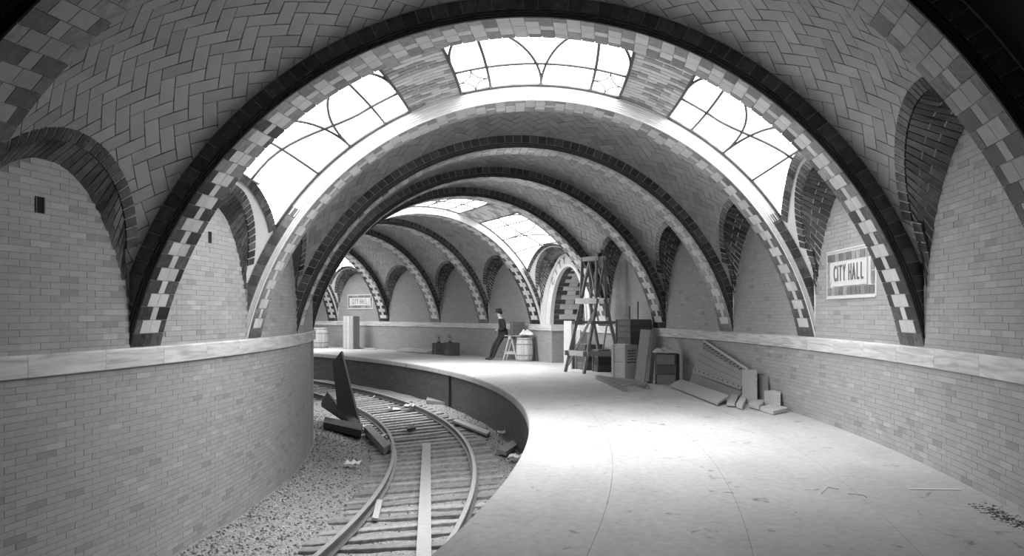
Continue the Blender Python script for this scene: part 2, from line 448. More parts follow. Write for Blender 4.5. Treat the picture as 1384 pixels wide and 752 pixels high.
# ================================================================== VAULTS
def soffit(k, side, t, near, nobj):
    grid('reveal_backing', lambda u, v: WP(k, side, u).lerp(GP(k, side, u, .012), v * 1.0) + Vector((0, 0, .012)), 60, 3, M_MORT, t)
    us = usteps(lambda u: WP(k, side, u), .118); pcs = []
    t0, t1 = bay(k)
    ctr = P(side * (SW - .3), (t0 + t1) / 2, ZS + .8)
    for j in range(len(us) - 1):
        ua, ub = us[j] + .0017, us[j + 1] - .0017
        A0, A1, B0, B1 = WP(k, side, ua), WP(k, side, ub), GP(k, side, ua), GP(k, side, ub)
        dep = (A0 - B0).length
        if dep < .02: continue
        cuts = [0, 1]
        if dep > .34: cuts = [0, .36 if j % 2 else .62, 1]
        for c in range(len(cuts) - 1):
            a, b = cuts[c] + .016, cuts[c + 1] - .016
            pts = [A0.lerp(B0, a), A1.lerp(B1, a), A1.lerp(B1, b), A0.lerp(B0, b)]
            n = (pts[1] - pts[0]).cross(pts[3] - pts[0]); mid = sum(pts, Vector()) / 4
            if n.length < 1e-9: continue
            n.normalize()
            if n.dot(ctr - mid) < 0: n = -n
            pcs.append((pts, n, .002, random.choice(M_DARK[1:] + M_DARK[2:4])))
    emit(t, 'reveal_tile', pcs, nobj, 'reveal_tile_field')
    # border row on the vault edge
    def rows(fn, wdt, mats, nm, no, up=1):
        us = usteps(fn, .12); out = []; bedv, bedn = [], []
        for j in range(len(us) - 1):
            g_ = .010 / max(.12, (fn(us[j]) - fn(us[j + 1])).length) * (us[j + 1] - us[j]); ua, ub = us[j] + g_, us[j + 1] - g_; p0, p1 = fn(ua), fn(ub)
            T = (p1 - p0).normalized(); um = (ua + ub) / 2; ph = phg(side, um)
            if p0.z < ZS + .75: continue
            f_ = ph if side > 0 else math.pi - ph; nn = (SV(k, f_ + .01, um) - SV(k, f_ - .01, um)).cross(SV(k, f_, um + .01) - SV(k, f_, um - .01)).normalized()
            if nn.dot(NV(f_, t0)) < 0: nn = -nn
            o = nn.cross(T); o = o if o.z > 0 else -o
            if abs(o.z) < .25:                 # steep flanks: lean towards the crown of the bay
                cen = SV(k, math.pi / 2 - side * R(45), .5); o = o if o.dot(cen - p0) > 0 else -o
            q = []
            for pnt in (p0, p1, p1 + o * wdt * up, p0 + o * wdt * up):
                th = math.atan2(pnt.y - CY, pnt.x - CX); r = math.hypot(pnt.x - CX, pnt.y - CY); thb = th - SKEW * (r - RM)
                thb = max(t0 + .0004, min(t1 - .0004, thb)); s_ = r - RM
                if len(q) < 2: q.append(P(s_, thb, pnt.z))
                else: q.append(SV(k, math.atan2(pnt.z - ZS, s_), (thb - t0) / (t1 - t0)))
            if (q[0] - q[1]).length < .01: continue
            out.append((q, nn, .016, random.choice(mats)))
            c_ = sum(q, Vector()) / 4; T_ = (q[1] - q[0]); bedv.append([q[0] - T_ * .09, q[1] + T_ * .09, q[2] + T_ * .09, q[3] - T_ * .09])
            bedn.append(nn)
        emit(t, nm, out, no, nm + '_field')
        if bedv: mobj('grout_bed', [p + n_ * .007 for b_, n_ in zip(bedv, bedn) for p in b_], [tuple(range(4 * i, 4 * i + 4)) for i in range(len(bedv))], M_MORT, t)
    rows(lambda u: GP(k, side, u), .13, M_DARK[1:] + M_DARK[2:], 'edge_tile', nobj)
    if k % 4 == 0:
        rows(lambda u: SV(k, (phglass(side, u) if side > 0 else math.pi - phglass(side, u)), u), .12, M_DARK[1:], 'sill_tile', nobj, -1)
def vault(k):
    sky = k % 4 == 0
    label = {-1: 'herringbone tile vault filling the top of the view', 1: 'shaded herringbone vault just behind the near skylights', 2: 'herringbone vault between the third and fourth arches',
             3: 'herringbone vault just before the far skylights', 0: 'skylit vault bay framed by the two biggest arches', 4: 'skylit vault bay over the stair portal', 8: 'farthest skylit vault bay'}.get(k)
    if not label: label = 'tile vault behind the man' if k == 5 else 'tile vault over the far stacked boxes' if k == 6 else 'tile vault before the farthest skylight' if k == 7 else 'last hidden vault past the farthest sign' if k == 9 else ('dark vault bay overhead of the viewer' if k == -2 else 'dark vault bay behind the viewer')
    t = empty('ceiling', label, 'vault', 'structure')
    def fn(u, v):
        u = .5 - .5 * math.cos(math.pi * u); a, b = phg(1, u), math.pi - phg(-1, u); return SV(k, a + (b - a) * v, u, .018)
    t0, t1 = bay(k)
    if not sky:
        grid('backing', fn, 64, 72, M_MORTD, t)
        pcs = []; wd = .157; c45 = math.sqrt(.5); sc_ = 1.07
        if k in (-1, 1, 2, 3, 5, 6, 7):
            n = 48; half = LARC * sc_ / 2
            def to_pu(a, b):
                ph = phi_at(half - a, sc_); s = rho(ph) * math.cos(ph); u = .5 + (b / (RM + s)) / (t1 - t0); return ph, u
            for x in range(-n, n):
                for y in range(-n, n):
                    c = (x - y) % 4
                    if c == 0: rc = (x, y, x + 2, y + 1)
                    elif c == 3: rc = (x, y, x + 1, y + 2)
                    else: continue
                    g = .032
                    cs = [((rc[0] + g), (rc[1] + g)), ((rc[2] - g), (rc[1] + g)), ((rc[2] - g), (rc[3] - g)), ((rc[0] + g), (rc[3] - g))]
                    ab = [((p - q) * c45 * wd, (p + q) * c45 * wd) for p, q in cs]
                    if all(abs(a) > half - .1 for a, b in ab) or all(abs(b) > 3.2 for a, b in ab): continue
                    poly = [to_pu(a, b) for a, b in ab]
                    poly = clip(clip(poly, lambda q: q[1] - .004), lambda q: .996 - q[1])
                    if len(poly) < 3: continue
                    poly = clip(poly, lambda q: q[0] - phg(1, q[1]) - R(.5)) if poly[0][0] < math.pi / 2 else clip(poly, lambda q: math.pi - q[0] - phg(-1, q[1]) - R(.5))
                    if len(poly) < 3: continue
                    pts = [SV(k, ph, u) for ph, u in poly]
                    mid = sum(p[0] for p in poly) / len(poly)
                    pcs.append((pts, NV(mid, t0), random.uniform(-.001, .003), random.choices(M_HERR, [1, 3, 5, 4, 1])[0]))
        if pcs: emit(t, 'tile', pcs, {-1: 300, 1: 300, 2: 240, 3: 200}.get(k, 0), 'tile_field')
    else:
        # piers between the panes, plaster spandrels and rims
        def strip(name, p0, p1, m, off=.0):
            return grid(name, lambda u, v: SV(k, p0(u) + (p1(u) - p0(u)) * v, u, off), 20, 6, m, t)
        strip('spandrel', lambda u: phg(1, u), lambda u: phglass(1, u), M_PLAST, .006)
        strip('spandrel', lambda u: math.pi - phglass(-1, u), lambda u: math.pi - phg(-1, u), M_PLAST, .006)
        for sgn in (1, -1):
            a, b = math.pi / 2 - sgn * R(18), math.pi / 2 - sgn * R(30)
            strip('pier_backing', lambda u: a, lambda u: b, M_MORT, .012)
            pcs = []; rows_ = 22
            for j in range(rows_):
                ua, ub = j / rows_ + .004, (j + 1) / rows_ - .004
                cuts = [0, .34, .67, 1] if j % 2 else [0, .17, .5, .83, 1]
                for c in range(len(cuts) - 1):
                    c0, c1 = a + (b - a) * (cuts[c] + .012), a + (b - a) * (cuts[c + 1] - .012)
                    pts = [SV(k, c0, ua), SV(k, c0, ub), SV(k, c1, ub), SV(k, c1, ua)]
                    pcs.append((pts, NV((a + b) / 2, t0), 0, random.choice(M_MIDT[1:] + M_LITE[:2] + M_LITE[:1])))
            emit(t, 'pier_tile', pcs, 90 if k == 0 else 0, 'pier_tile_field')
    for side in (-1, 1):
        if side < 0 and k > 4: continue
        soffit(k, side, t, k in (-1, 0), {(-1, -1): 70, (-1, 1): 110, (0, -1): 70, (0, 1): 110}.get((k, side), 60 if side > 0 and k in (1, 2) else 0))
for k in range(-3, 10): vault(k)
# ================================================================== SKYLIGHT WINDOWS
M_PANE = mat('daylit_pane', .97, .3, .03, scale=1.5, emit=SKY_GLASS)
def skylight(k, num, label):
    t = empty('window_%d' % num, label, 'skylight', 'structure'); near = k == 0
    A = lambda d: math.pi / 2 - R(d)
    def seg(pts): return [SV(k, p, u, -.004) for p, u in pts]
    def bar(pts, rad=.021): tube('glazing_bar', seg(pts), rad, M_BAR, t, 5)
    US = (0., .62, 1.)
    def pane(p0, p1, u0, u1):
        grid('pane', lambda u, v: SV(k, p0(u0 + u * (u1 - u0)) + (p1(u0 + u * (u1 - u0)) - p0(u0 + u * (u1 - u0))) * v, u0 + u * (u1 - u0), .035), 8, 6, M_PANE, t)
    L = lambda d: (lambda u: A(d))
    ds = [-18, -11.3, 11.3, 18]
    for i in range(3):
        for j in range(2): pane(L(ds[i]), L(ds[i + 1]), US[j], US[j + 1])
    line = lambda p, a=0., b=1., n=12: [(A(p), a + (b - a) * i / n) for i in range(n + 1)]
    cross = lambda u, a, b, n=12: [(A(a + (b - a) * i / n), u) for i in range(n + 1)]
    for d in ds: bar(line(d), .024)
    bar(cross(.62, -18, 18)); bar(cross(.995, -18, 18), .024); bar(cross(.01, -18, 18), .02)
    def arc(d0, u0, d1, u1, flip, n=16):        # quarter ellipse
        out = []
        for i in range(n + 1):
            a = math.pi / 2 * i / n
            out.append((A(d0 + (d1 - d0) * (1 - math.cos(a))), u0 + (u1 - u0) * math.sin(a)) if flip else (A(d0 + (d1 - d0) * math.sin(a)), u0 + (u1 - u0) * (1 - math.cos(a))))
        return out
    for sg in (-1, 1):
        bar(arc(0, .99, sg * 11.3, .1, True)); bar(arc(sg * 18, .5, sg * 11.3, .1, True))
        c, cu = sg * 14.65, .81
        for a in (-1, 1):
            for b in (-1, 1): bar(arc(c + a * 3.2, cu, c, cu + b * .18, False, 8), .01)
    for side in (1, -1):
        lo = lambda u: phglass(side, u)
        q = (lambda f: f) if side > 0 else (lambda f: math.pi - f)
        pa, pb = R(54), R(36.5)
        def bnd(ph): return lambda u: q(max(ph, lo(u)))
        for (x, y) in ((R(60), pa), (pa, pb), (pb, R(20))):
            for j in range(2): pane(bnd(x), bnd(y), US[j], US[j + 1])
        def lbar(ph, rad=.021, n=24):
            pts = [(q(ph), i / n) for i in range(n + 1) if ph >= lo(i / n) - R(.3)]
            run = []
            for i in range(n + 1):
                if ph >= lo(i / n) - R(.3): run.append((q(ph), i / n))
                elif run:
                    if len(run) > 1: bar(run, rad)
                    run = []
            if len(run) > 1: bar(run, rad)
        lbar(R(60), .024); lbar(pa); lbar(pb)
        def ubar(u, rad=.021): bar([(q(R(60) + (lo(u) - R(60)) * i / 14), u) for i in range(15)], rad)
        ubar(.62); ubar(.993, .024); ubar(.01, .02)
        def sarc(p0, u0, p1, u1, n=16):
            run = []
            for i in range(n + 1):
                a = math.pi / 2 * i / n; ph = p0 + (p1 - p0) * (1 - math.cos(a)); u = u0 + (u1 - u0) * math.sin(a)
                if ph >= lo(u) - R(.3): run.append((q(ph), u))
            if len(run) > 1: bar(run)
        pm = (pa + pb) / 2
        sarc(pm, .99, pa, .1); sarc(pm, .99, pb, .12); sarc(R(60), .5, pa, .1); sarc(R(29), .7, pb, .12)
    t0, t1 = bay(k)
    for dm in (-15, -9, -3, 3, 9, 15, 33, 39, -33, -39):
        ph = A(dm); c = SV(k, ph, .5, .02); n = (SV(k, ph, .5, 0) - c).normalized(); x = (SV(k, ph, .6) - SV(k, ph, .4)).normalized(); n = (n - x * n.dot(x)).normalized()
        la = bpy.data.lights.new('skylight_daylight', 'AREA'); la.shape = 'RECTANGLE'; la.size = (SV(k, ph, .995) - SV(k, ph, .005)).length; la.size_y = .40
        la.energy = SKY_WATTS * la.size / 4.0; la.spread = R(SKY_SPREAD)
        lo_ = bpy.data.objects.new('skylight_daylight', la); C.objects.link(lo_); lo_.matrix_world = basis(c, x, (-n).cross(x), -n)
    return t
skylight(0, 1, 'large three part skylight of the near bay with curved glazing bars')
skylight(4, 2, 'skylight over the stair portal in the distance')
skylight(8, 3, 'farthest small sliver of skylight at the end of the curve')
# ================================================================== FLOOR
fl = empty('floor', 'bright concrete platform sweeping along the outer wall', 'platform', 'structure')
rj = [RP, 46.65, 47.78, 48.93, RO + .02]; ts = R(2.6); a = R(-30)
while a < R(52):
    for i in range(4):
        g = .0016; r0, r1 = rj[i] + (g if i else 0), rj[i + 1] - (g if i < 3 else 0); b = a + ts - 2 * g / 48; vs, fs = [], []
        if i == 0: prof = [(r0 + .035, 0), (r0 + .01, -.012), (r0, -.045), (r0, -.15), (r0 + .1, -.15), (r1, -.06), (r1, 0)]
        else: prof = [(r0, 0), (r0, -.06), (r1, -.06), (r1, 0)]
        sweep('slab', [[PT(r, a + (b - a) * j / 5, z) for r, z in prof] for j in range(6)], M_CONC, fl)
    a += ts
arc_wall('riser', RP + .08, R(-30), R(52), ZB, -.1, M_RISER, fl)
grid('joint_bed', lambda u, v: PT(RP + .1 + v * 4.5, R(-30) + u * R(82), -.03), 80, 1, mat('joint_dirt', .30, .9, .2), fl)
# vertical iron pilaster on the riser
for psi in (17.6,):
    tag(local(beam('iron_post', PT(RP + .05, R(psi), -1.2), PT(RP + .05, R(psi), -.15), .07, .07, M_WOODD[0])), 'dark upright post against the platform brick face', 'post')
# track bed
C2X, C2Y, R1, ZR1, ZR2 = -45.215, 15.244, 43.108, -1.111, -.991
def PT2(r, th, z): return Vector((C2X + r * math.cos(th), C2Y + r * math.sin(th), z))
SL = (ZR2 - ZR1) / 1.505
def tie_top(r): return ZR1 - .15 + SL * (r - R1)
def bed_z(r, th):
    base = tie_top(r) - (.055 if 42.75 < r < 45.1 else .035); k = max(0, min(1, (42.6 - r) / .7)); base = base * (1 - k) + (-1.24) * k
    return base + .02 * math.sin(th * 90 + r * 3) * math.sin(r * 5 + th * 40)
M_BED = mat('ballast_dirt', .30, .95, .45, scale=30, bump=.8, bscale=40)
bed = grid('ground', lambda u, v: PT(RI - .05 + v * 4.25, R(-28) + u * R(80), bed_z(RI - .05 + v * 4.25, R(-28) + u * R(80))), 400, 20, M_BED)
tag(bed, 'gravelly earth bed beneath the curved track', 'ground', kind='structure')
vs, fs, fm = [], [], []
rs = random.Random(3)
for i in range(17000):
    th = R(-9 + 30 * rs.random() ** 1.5); r = RI + .05 + (RP + .03 - RI) * rs.random() ** (1.5 if i % 3 else 1)
    if abs(r - R1) > 3: continue
    intr = 42.75 < r < 45.0
    if intr and i % 5 < 3: continue
    s = rs.uniform(.010, .022) if intr else rs.uniform(.012, .030); o = PT(r, th, bed_z(r, th) + s * .2); k = len(vs); an = rs.uniform(0, 6.3); c, sn = math.cos(an), math.sin(an)
    for (x, y, z) in ((1, 0, 0), (-.9, .2, 0), (.1, .9, .1), (-.1, -1, 0), (.1, 0, .8)):
        x, y, z = x * s * rs.uniform(.6, 1.3), y * s * rs.uniform(.6, 1.2), z * s
        vs.append(o + Vector((x * c - y * sn, x * sn + y * c, z)))
    for f in ((0, 2, 4), (2, 1, 4), (1, 3, 4), (3, 0, 4)): fs.append(tuple(k + q for q in f)); fm.append(i % 4)
mobj('gravel', vs, fs, tones('ballast_stone', [.09, .24, .36, .46], rough=.9, var=.2), None, fm)
tag(bpy.data.objects['gravel'], 'loose gravel ballast scattered between wall and track', 'gravel', kind='stuff')
# ties
def ordinal(n): return '%d%s' % (n, 'th' if 10 < n % 100 < 14 else {1: 'st', 2: 'nd', 3: 'rd'}.get(n % 10, 'th'))
i = 0; psi = R(-5.3)
while psi < R(33):
    L = 2.45 + random.uniform(-.08, .08); c = 43.86 + random.uniform(-.05, .05); wd = random.uniform(.19, .23)
    dth = random.gauss(0, .002); secs = []
    for r in (c - L / 2, c + L / 2):
        z = tie_top(r) + random.uniform(-.006, .004); hw = wd / 2
        secs.append([PT2(r, psi + dth * (r - c) + q / 43.9, z + dz) for q, dz in ((-hw, -.14), (hw, -.14), (hw, -.01), (hw - .012, 0), (-hw + .012, 0), (-hw, -.01))])
    o = local(sweep('railroad_tie', secs, random.choice(M_TIE)))
    x, y, _ = proj(PT2(43.86, psi, tie_top(43.86)))
    tag(o, 'weathered wooden tie under the rails, %s counting up from the picture bottom' % ordinal(i + 1), 'tie', 'ties under the rails')
    psi += R(.785) * random.uniform(.96, 1.04); i += 1
# rails
def rail(r, zt, label):
    prof = [(-.065, -.145), (.065, -.145), (.065, -.132), (.012, -.115), (.009, -.045), (.034, -.032), (.036, -.006), (.028, 0), (-.028, 0), (-.036, -.006), (-.034, -.032), (-.009, -.045), (-.012, -.115), (-.065, -.132)]
    t = empty('rail', label, 'rail', None, 'curved running rails')
    secs = [[PT2(r + d, R(-12 + 55 * j / 160), zt + z) for d, z in prof] for j in range(161)]
    o = sweep('rail_body', secs, [M_IRON, M_RHEAD], t)
    n = len(prof); o.data.polygons.foreach_set('material_index', [1 if (q % n) in (6, 7, 8) else 0 for q in range(len(o.data.polygons))])
    return t
ra = rail(R1, ZR1, 'inner steel rail nearer the brick wall'); rb = rail(R1 + 1.505, ZR2, 'outer steel rail nearer the platform')
# splice bar with bolts on the inner rail at the bottom of the picture
spl = sweep('splice_bar', [[PT2(R1 + d, R(-5.9 + 1.1 * j / 6), ZR1 + z) for d, z in ((.014, -.115), (.05, -.12), (.045, -.05), (.014, -.045))] for j in range(7)], M_RHEAD, ra)
for j in range(4):
    p = PT2(R1 + .045, R(-5.75 + .26 * j), ZR1 - .085); tube('bolt', [p, p + Vector((.035, 0, 0))], .022, M_WOODD[0], spl, 8)
# plank lying between the rails, and small debris in the pit
def lay(pts, z, th, m, name, label, cat, lift=0., group=None):
    q = [PX(x, y, z) for x, y in pts]; o = local(quad_slab(name, q, th, m)); return tag(o, label, cat, group)
lay([(571, 599), (582, 599), (583, 756), (562, 756)], -1.14, .05, M_WOODL[0], 'plank', 'long plank laid along the ties between the two rails', 'plank')
lay([(509, 675), (517, 676), (511, 701), (503, 700)], -1.2, .04, M_WOODL[1], 'board_scrap', 'short pale board scrap beside the inner rail', 'board')
lay([(611, 568), (618, 567), (663, 583), (658, 587)], -1.02, .05, M_WOODL[1], 'board_scrap', 'pale stick lying outside the outer rail', 'stick')
lay([(578, 534), (603, 536), (601, 544), (576, 541)], -1.0, .1, M_WOODM[1], 'wooden_block', 'small squared wooden block by the platform face', 'block')
lay([(671, 607), (699, 592), (706, 596), (684, 611)], -.98, .08, M_WOODM[1], 'metal_trough', 'bent metal trough lying under the platform edge', 'scrap')
lay([(549, 577), (560, 575), (562, 578), (551, 580)], -1.12, .05, M_WOODD[0], 'coal_lump', 'dark flat lump lying on the ties', 'lump')
def paper(x, y, z, s, label):
    c = PX(x, y, z); rp = random.Random(int(x)); vs, fs = [], []
    for i in range(5):
        for j in range(5): vs.append(c + Vector(((i - 2) * s / 4 + rp.gauss(0, s * .06), (j - 2) * s / 4 + rp.gauss(0, s * .06), abs(rp.gauss(.02, s * .12)))))
    for i in range(4):
        for j in range(4): fs.append((i * 5 + j, i * 5 + 5 + j, i * 5 + 6 + j, i * 5 + 1 + j))
    o = mobj('paper_scrap', vs, fs, M_PAPER); m = o.modifiers.new('thick', 'SOLIDIFY'); m.thickness = .004
    tag(local(o), label, 'paper')
paper(477, 627, -1.2, .28, 'crumpled white paper on the gravel left of the rails'); paper(533, 554, -1.15, .35, 'flattened white paper between the far rails')
paper(494, 577, -1.2, .3, 'white paper scrap beside the dark fallen timbers'); paper(510, 537, -1.15, .25, 'small white scrap beside the far end of the rails')
paper(553, 549, -1.02, .26, 'folded paper propped against the outer rail'); paper(683, 586, -1.0, .3, 'crumpled paper near the platform foot')
paper(697, 619, -1.0, .25, 'pale torn paper at the foot of the platform edge'); paper(520, 590, -1.2, .25, 'light paper bit beside the inner rail timber')
# dark fallen timbers by the inner wall
def timber(q, th, m, label):
    o = local(quad_slab('timber', q, th, m)); return tag(o, label, 'timber')
zg = -1.2
a = PX(484, 572, zg); d0 = a.y
timber([PD(485, 572, d0), PD(456, 551, d0 + .3), PD(449, 491, d0 + .5), PD(461, 475, d0 + .4)], .09, M_WOODD[1], 'dark board with a pointed top standing up beside the track')
timber([PD(487, 571, d0 - .2), PD(474, 572, d0 - .25), PD(434, 545, d0 + .9), PD(442, 530, d0 + .9)], .12, M_WOODD[1], 'dark plank slanting down from the inner wall to the gravel')
timber([PX(490, 573, zg + .14), PX(488, 582, zg + .14), PX(437, 571, zg + .14), PX(439, 564, zg + .14)], .16, M_WOODD[0], 'dark squared beam lying flat from the inner wall')
timber([PX(492, 577, zg + .12), PX(500, 574, zg + .12), PX(528, 600, zg + .1), PX(519, 606, zg + .1)], .14, M_WOODM[0], 'grey beam end leaning on the inner rail')
tag(local(beam('stick', PX(458, 599, zg), PX(466, 595, zg + .03), .03, .02, M_WOODL[1])), 'thin pale stick on the dark gravel', 'stick')
# added unseen end caps so that no light leaks in; rear one painted black
for nm, th, lab in (('end_cap_back', R(-20.9), 'added black cap behind the viewer, blocking light'), ('end_cap_far', R(47.9), 'added cap wall closing the tunnel past the last bend')):
    mobj(nm, [PT(RI - 1, th, -2), PT(RO + 1.5, th, -2), PT(RO + 1.5, th, 7), PT(RI - 1, th, 7)], [(0, 1, 2, 3)], mat('painted_dark', .02, .9, .1) if nm == 'end_cap_back' else M_FARB)
    tag(bpy.data.objects[nm], lab, 'wall', kind='structure')
# ================================================================== STAIR PORTAL
def letters(text, size, place, m, parent, name='letter', adv=None):
    """place(i, n) -> 4x4 matrix for the i-th character"""
    for i, ch in enumerate(text):
        if ch == ' ': continue
        cu = bpy.data.curves.new('letter', 'FONT'); cu.body = ch; cu.size = size; cu.extrude = .006; cu.align_x = 'CENTER'; cu.align_y = 'CENTER'; cu.resolution_u = 3
        tmp = bpy.data.objects.new('letter_tmp', cu); C.objects.link(tmp)
        dg = bpy.context.evaluated_depsgraph_get(); me = bpy.data.meshes.new_from_object(tmp.evaluated_get(dg))
        bpy.data.objects.remove(tmp); bpy.data.curves.remove(cu)
        me.materials.clear(); me.materials.append(m)
        me.transform(place(i, len(text)))
        o = bpy.data.objects.new(name, me); C.objects.link(o); o.parent = parent
dp = empty('door_1', 'white arched stair portal with lettering round its arch', 'portal', 'structure')
tb0, tb1 = bay(4); tc = (PT0 + PT1) / 2; hwp = (PT1 - PT0) / 2; RISE = 1.9
def pin(a, r=RO, grow=0.): return PT(r, tc + (hwp + grow / RO) * math.cos(a), ZS + (RISE + grow) * math.sin(a))
def pout(a):
    th = (tb0 + tb1) / 2 + (tb1 - tb0) / 2 * math.cos(a) + SKEW * SW; return PT(RO, th, ZS + 2.4 * math.sin(a))
grid('surround', lambda u, v: pin(math.pi * u).lerp(pout(math.pi * u), v), 48, 3, M_WHITE, dp)
def ring(name, g0, g1, proud, m):
    secs = []
    for i in range(49):
        a = math.pi * i / 48; secs.append([pin(a, RO, g0), pin(a, RO - proud, g0), pin(a, RO - proud, g1), pin(a, RO, g1)])
    return sweep(name, secs, m, dp)
ring('inner_moulding', 0, .1, .07, M_WHITE); ring('archivolt', .1, .42, .025, M_PLAST); ring('outer_moulding', .42, .5, .07, M_WHITE)
def plc(i, n):
    a = R(42 + 96 * i / (n - 1)); o = pin(a, RO - .035, .26); t = (pin(a + .01, RO - .035, .26) - pin(a - .01, RO - .035, .26)).normalized()
    zz = Vector((-math.cos(tc), -math.sin(tc), 0)); return basis(o, t, zz.cross(t), zz)
letters('CITY HALL', .36, plc, M_MIDT[0], dp)
pcs = []; rows_ = 34
for j in range(rows_):
    a, b = math.pi * j / rows_ + .004, math.pi * (j + 1) / rows_ - .004; e = min(j, rows_ - 1 - j)
    cols = [(0, .38, 'd'), (.38, .6, 'd'), (.6, 1, 'd')] if e == 0 else [(0, .19, 'd'), (.19, .5, 'l'), (.5, .81, 'l'), (.81, 1, 'd')] if e % 2 else [(0, .36, 'd'), (.36, .64, 'l'), (.64, 1, 'd')]
    for c0, c1, ty in cols:
        q = [pin(a, RO + .06 + 1.1 * c0 + .006), pin(a, RO + .06 + 1.1 * c1 - .006), pin(b, RO + .06 + 1.1 * c1 - .006), pin(b, RO + .06 + 1.1 * c0 + .006)]
        n = (pin(math.pi / 2) - Vector((0, 0, RISE)) - (q[0] + q[2]) / 2); n.z = max(n.z, -.5) ; n.normalize()
        pcs.append((q, n, .002, random.choice(M_DARK[2:]) if ty == 'd' else random.choice(M_LITE)))
emit(dp, 'tile', pcs, 0, 'tile_field')
grid('intrados_backing', lambda u, v: pin(math.pi * u, RO + 1.2 * v, .012), 40, 2, M_MORT, dp)
for th, sgn in ((PT0, -1), (PT1, 1)):
    grid('jamb', lambda u, v: PT(RO + u * 4.2, th, v * 1.09), 4, 1, M_FARB, dp, uvfn=lambda u, v: (u * 4.2, v * 1.09))
    grid('passage_wall', lambda u, v: PT(RO + 1.2 + u * 3, th, ZS + v * 2.2), 4, 1, M_FARB, dp, uvfn=lambda u, v: (u * 3, v * 2.2))
    o = -sgn * .05 / RO
    sweep('marble_band', [[PT(r, th + o, ZS), PT(r, th + o, ZS - .215), PT(r, th, ZS - .215), PT(r, th, ZS)] for r in (RO - .05, RO + 1.2)], M_PLAST, dp)
grid('passage_vault', lambda u, v: pin(math.pi * u, RO + 1.2 + 3 * v, .012), 24, 1, M_LITE[0], dp)
mobj('passage_back', [PT(RO + 4.2, PT0, 0), PT(RO + 4.2, PT1, 0), PT(RO + 4.2, PT1, 3.4), PT(RO + 4.2, PT0, 3.4)], [(0, 1, 2, 3)], M_FARB, dp)
mobj('passage_floor', [PT(RO, PT0, -.002), PT(RO, PT1, -.002), PT(RO + 4.2, PT1, -.002), PT(RO + 4.2, PT0, -.002)], [(0, 1, 2, 3)], M_CONC, dp)
for i in range(8):
    r0 = RO + 1.6 + i * .3
    sweep('stair_step', [[PT(r0, th, i * .17), PT(r0, th, i * .17 + .17), PT(RO + 4.2, th, i * .17 + .17), PT(RO + 4.2, th, i * .17)] for th in (PT0, PT1)], M_CONC, dp)
# ================================================================== STATION SIGNS
def sign(thd, label):
    th = R(thd); o = PT(RO - .012, th, 2.245); X = Vector((math.sin(th), -math.cos(th), 0)); Z = Vector((0, 0, 1)); N = Vector((-math.cos(th), -math.sin(th), 0))
    t = empty('station_sign', label, 'sign', None, 'station name tablets')
    def q(x0, z0, x1, z1, pr, d, nm, m):
        pts = [o + X * x0 + Z * z0, o + X * x1 + Z * z0, o + X * x1 + Z * z1, o + X * x0 + Z * z1]; v, f = prism(pts, N, pr, d); return mobj(nm, v, f, m, t)
    W, H = 1.08, .31
    q(-W - .05, -H - .05, W + .05, H + .05, .01, .01, 'mortar_bed', M_LITE[2])
    for z in (-H - .035, H + .035): q(-W - .04, z - .01, W + .04, z + .01, .025, .01, 'rim', M_WHITE)
    n = 11; cw = 2 * W / n
    for i in range(n):
        for z0, z1 in ((-H, -H + .125), (H - .125, H)): q(-W + i * cw + .012, z0 + .006, -W + (i + 1) * cw - .012, z1 - .006, .018, .01, 'border_tile', random.choice(M_MIDT + M_MIDT[:1]))
    for s in (-1, 1):
        for z0 in (-.185, .0):
            a, b = sorted((s * W - s * .012, s * W - s * .13)); q(a, z0 + .006, b, z0 + .179, .018, .01, 'border_tile', random.choice(M_MIDT))
        pts = [o + X * (s * (W - .15)) + Z * -.16, o + X * (s * (W - .15)) + Z * .16, o + X * (s * (W - .23)) + Z * .08, o + X * (s * (W - .25)) + Z * 0, o + X * (s * (W - .23)) + Z * -.08]
        v, f = prism(pts, N, .02, .01); mobj('end_ornament', v, f, M_WHITE, t)
    q(-.80, -.175, .80, .175, .03, .01, 'name_panel', M_WHITE)
    wd = {'I': .5, ' ': .55}; txt = 'CITY HALL'; tot = sum(wd.get(c, 1) for c in txt); pos = []; x = 0
    for c in txt: pos.append((x + wd.get(c, 1) / 2) / tot); x += wd.get(c, 1)
    sx = Matrix.Diagonal((.78, 1.25, 1, 1))
    letters(txt, .27, lambda i, n: basis(o + N * .034 + X * (-.70 + 1.40 * pos[i]), X, Z, N) @ sx, M_LETTER, t)
    return t
sign(-1.80, 'tiled station name tablet on the bright wall near the front arch')
sign(40.7, 'small distant station name tablet on the far wall above a tall box')
def vent(x, y, rad, which, w_, h_, label):
    dx = (x - 692) / F; a = dx * dx + 1; b = -2 * (CX * dx + CY); c = CX * CX + CY * CY - rad * rad
    d = (-b - math.sqrt(b * b - 4 * a * c)) / (2 * a); p = PD(x, y, d); th = math.atan2(p.y - CY, p.x - CX)
    X = Vector((math.sin(th), -math.cos(th), 0)); N = Vector((math.cos(th), math.sin(th), 0)); Z = Vector((0, 0, 1)); t = empty('wall_box', label, 'outlet')
    def q(x0, z0, x1, z1, pr, nm, m):
        v, f = prism([p + X * x0 + Z * z0, p + X * x1 + Z * z0, p + X * x1 + Z * z1, p + X * x0 + Z * z1], N, pr, .02); mobj(nm, v, f, m, t)
    q(-w_ / 2, -h_ / 2, w_ / 2, h_ / 2, .008, 'painted_recess', mat('painted_hole_shade', .006, .9, .1)); q(-w_ / 2, -h_ / 2, -w_ / 2 + .02, h_ / 2, .014, 'frame', M_DKROLL); q(w_ / 2 - .02, -h_ / 2, w_ / 2, h_ / 2, .014, 'frame', M_DKROLL)  # flat plate painted near black for the shade inside the opening
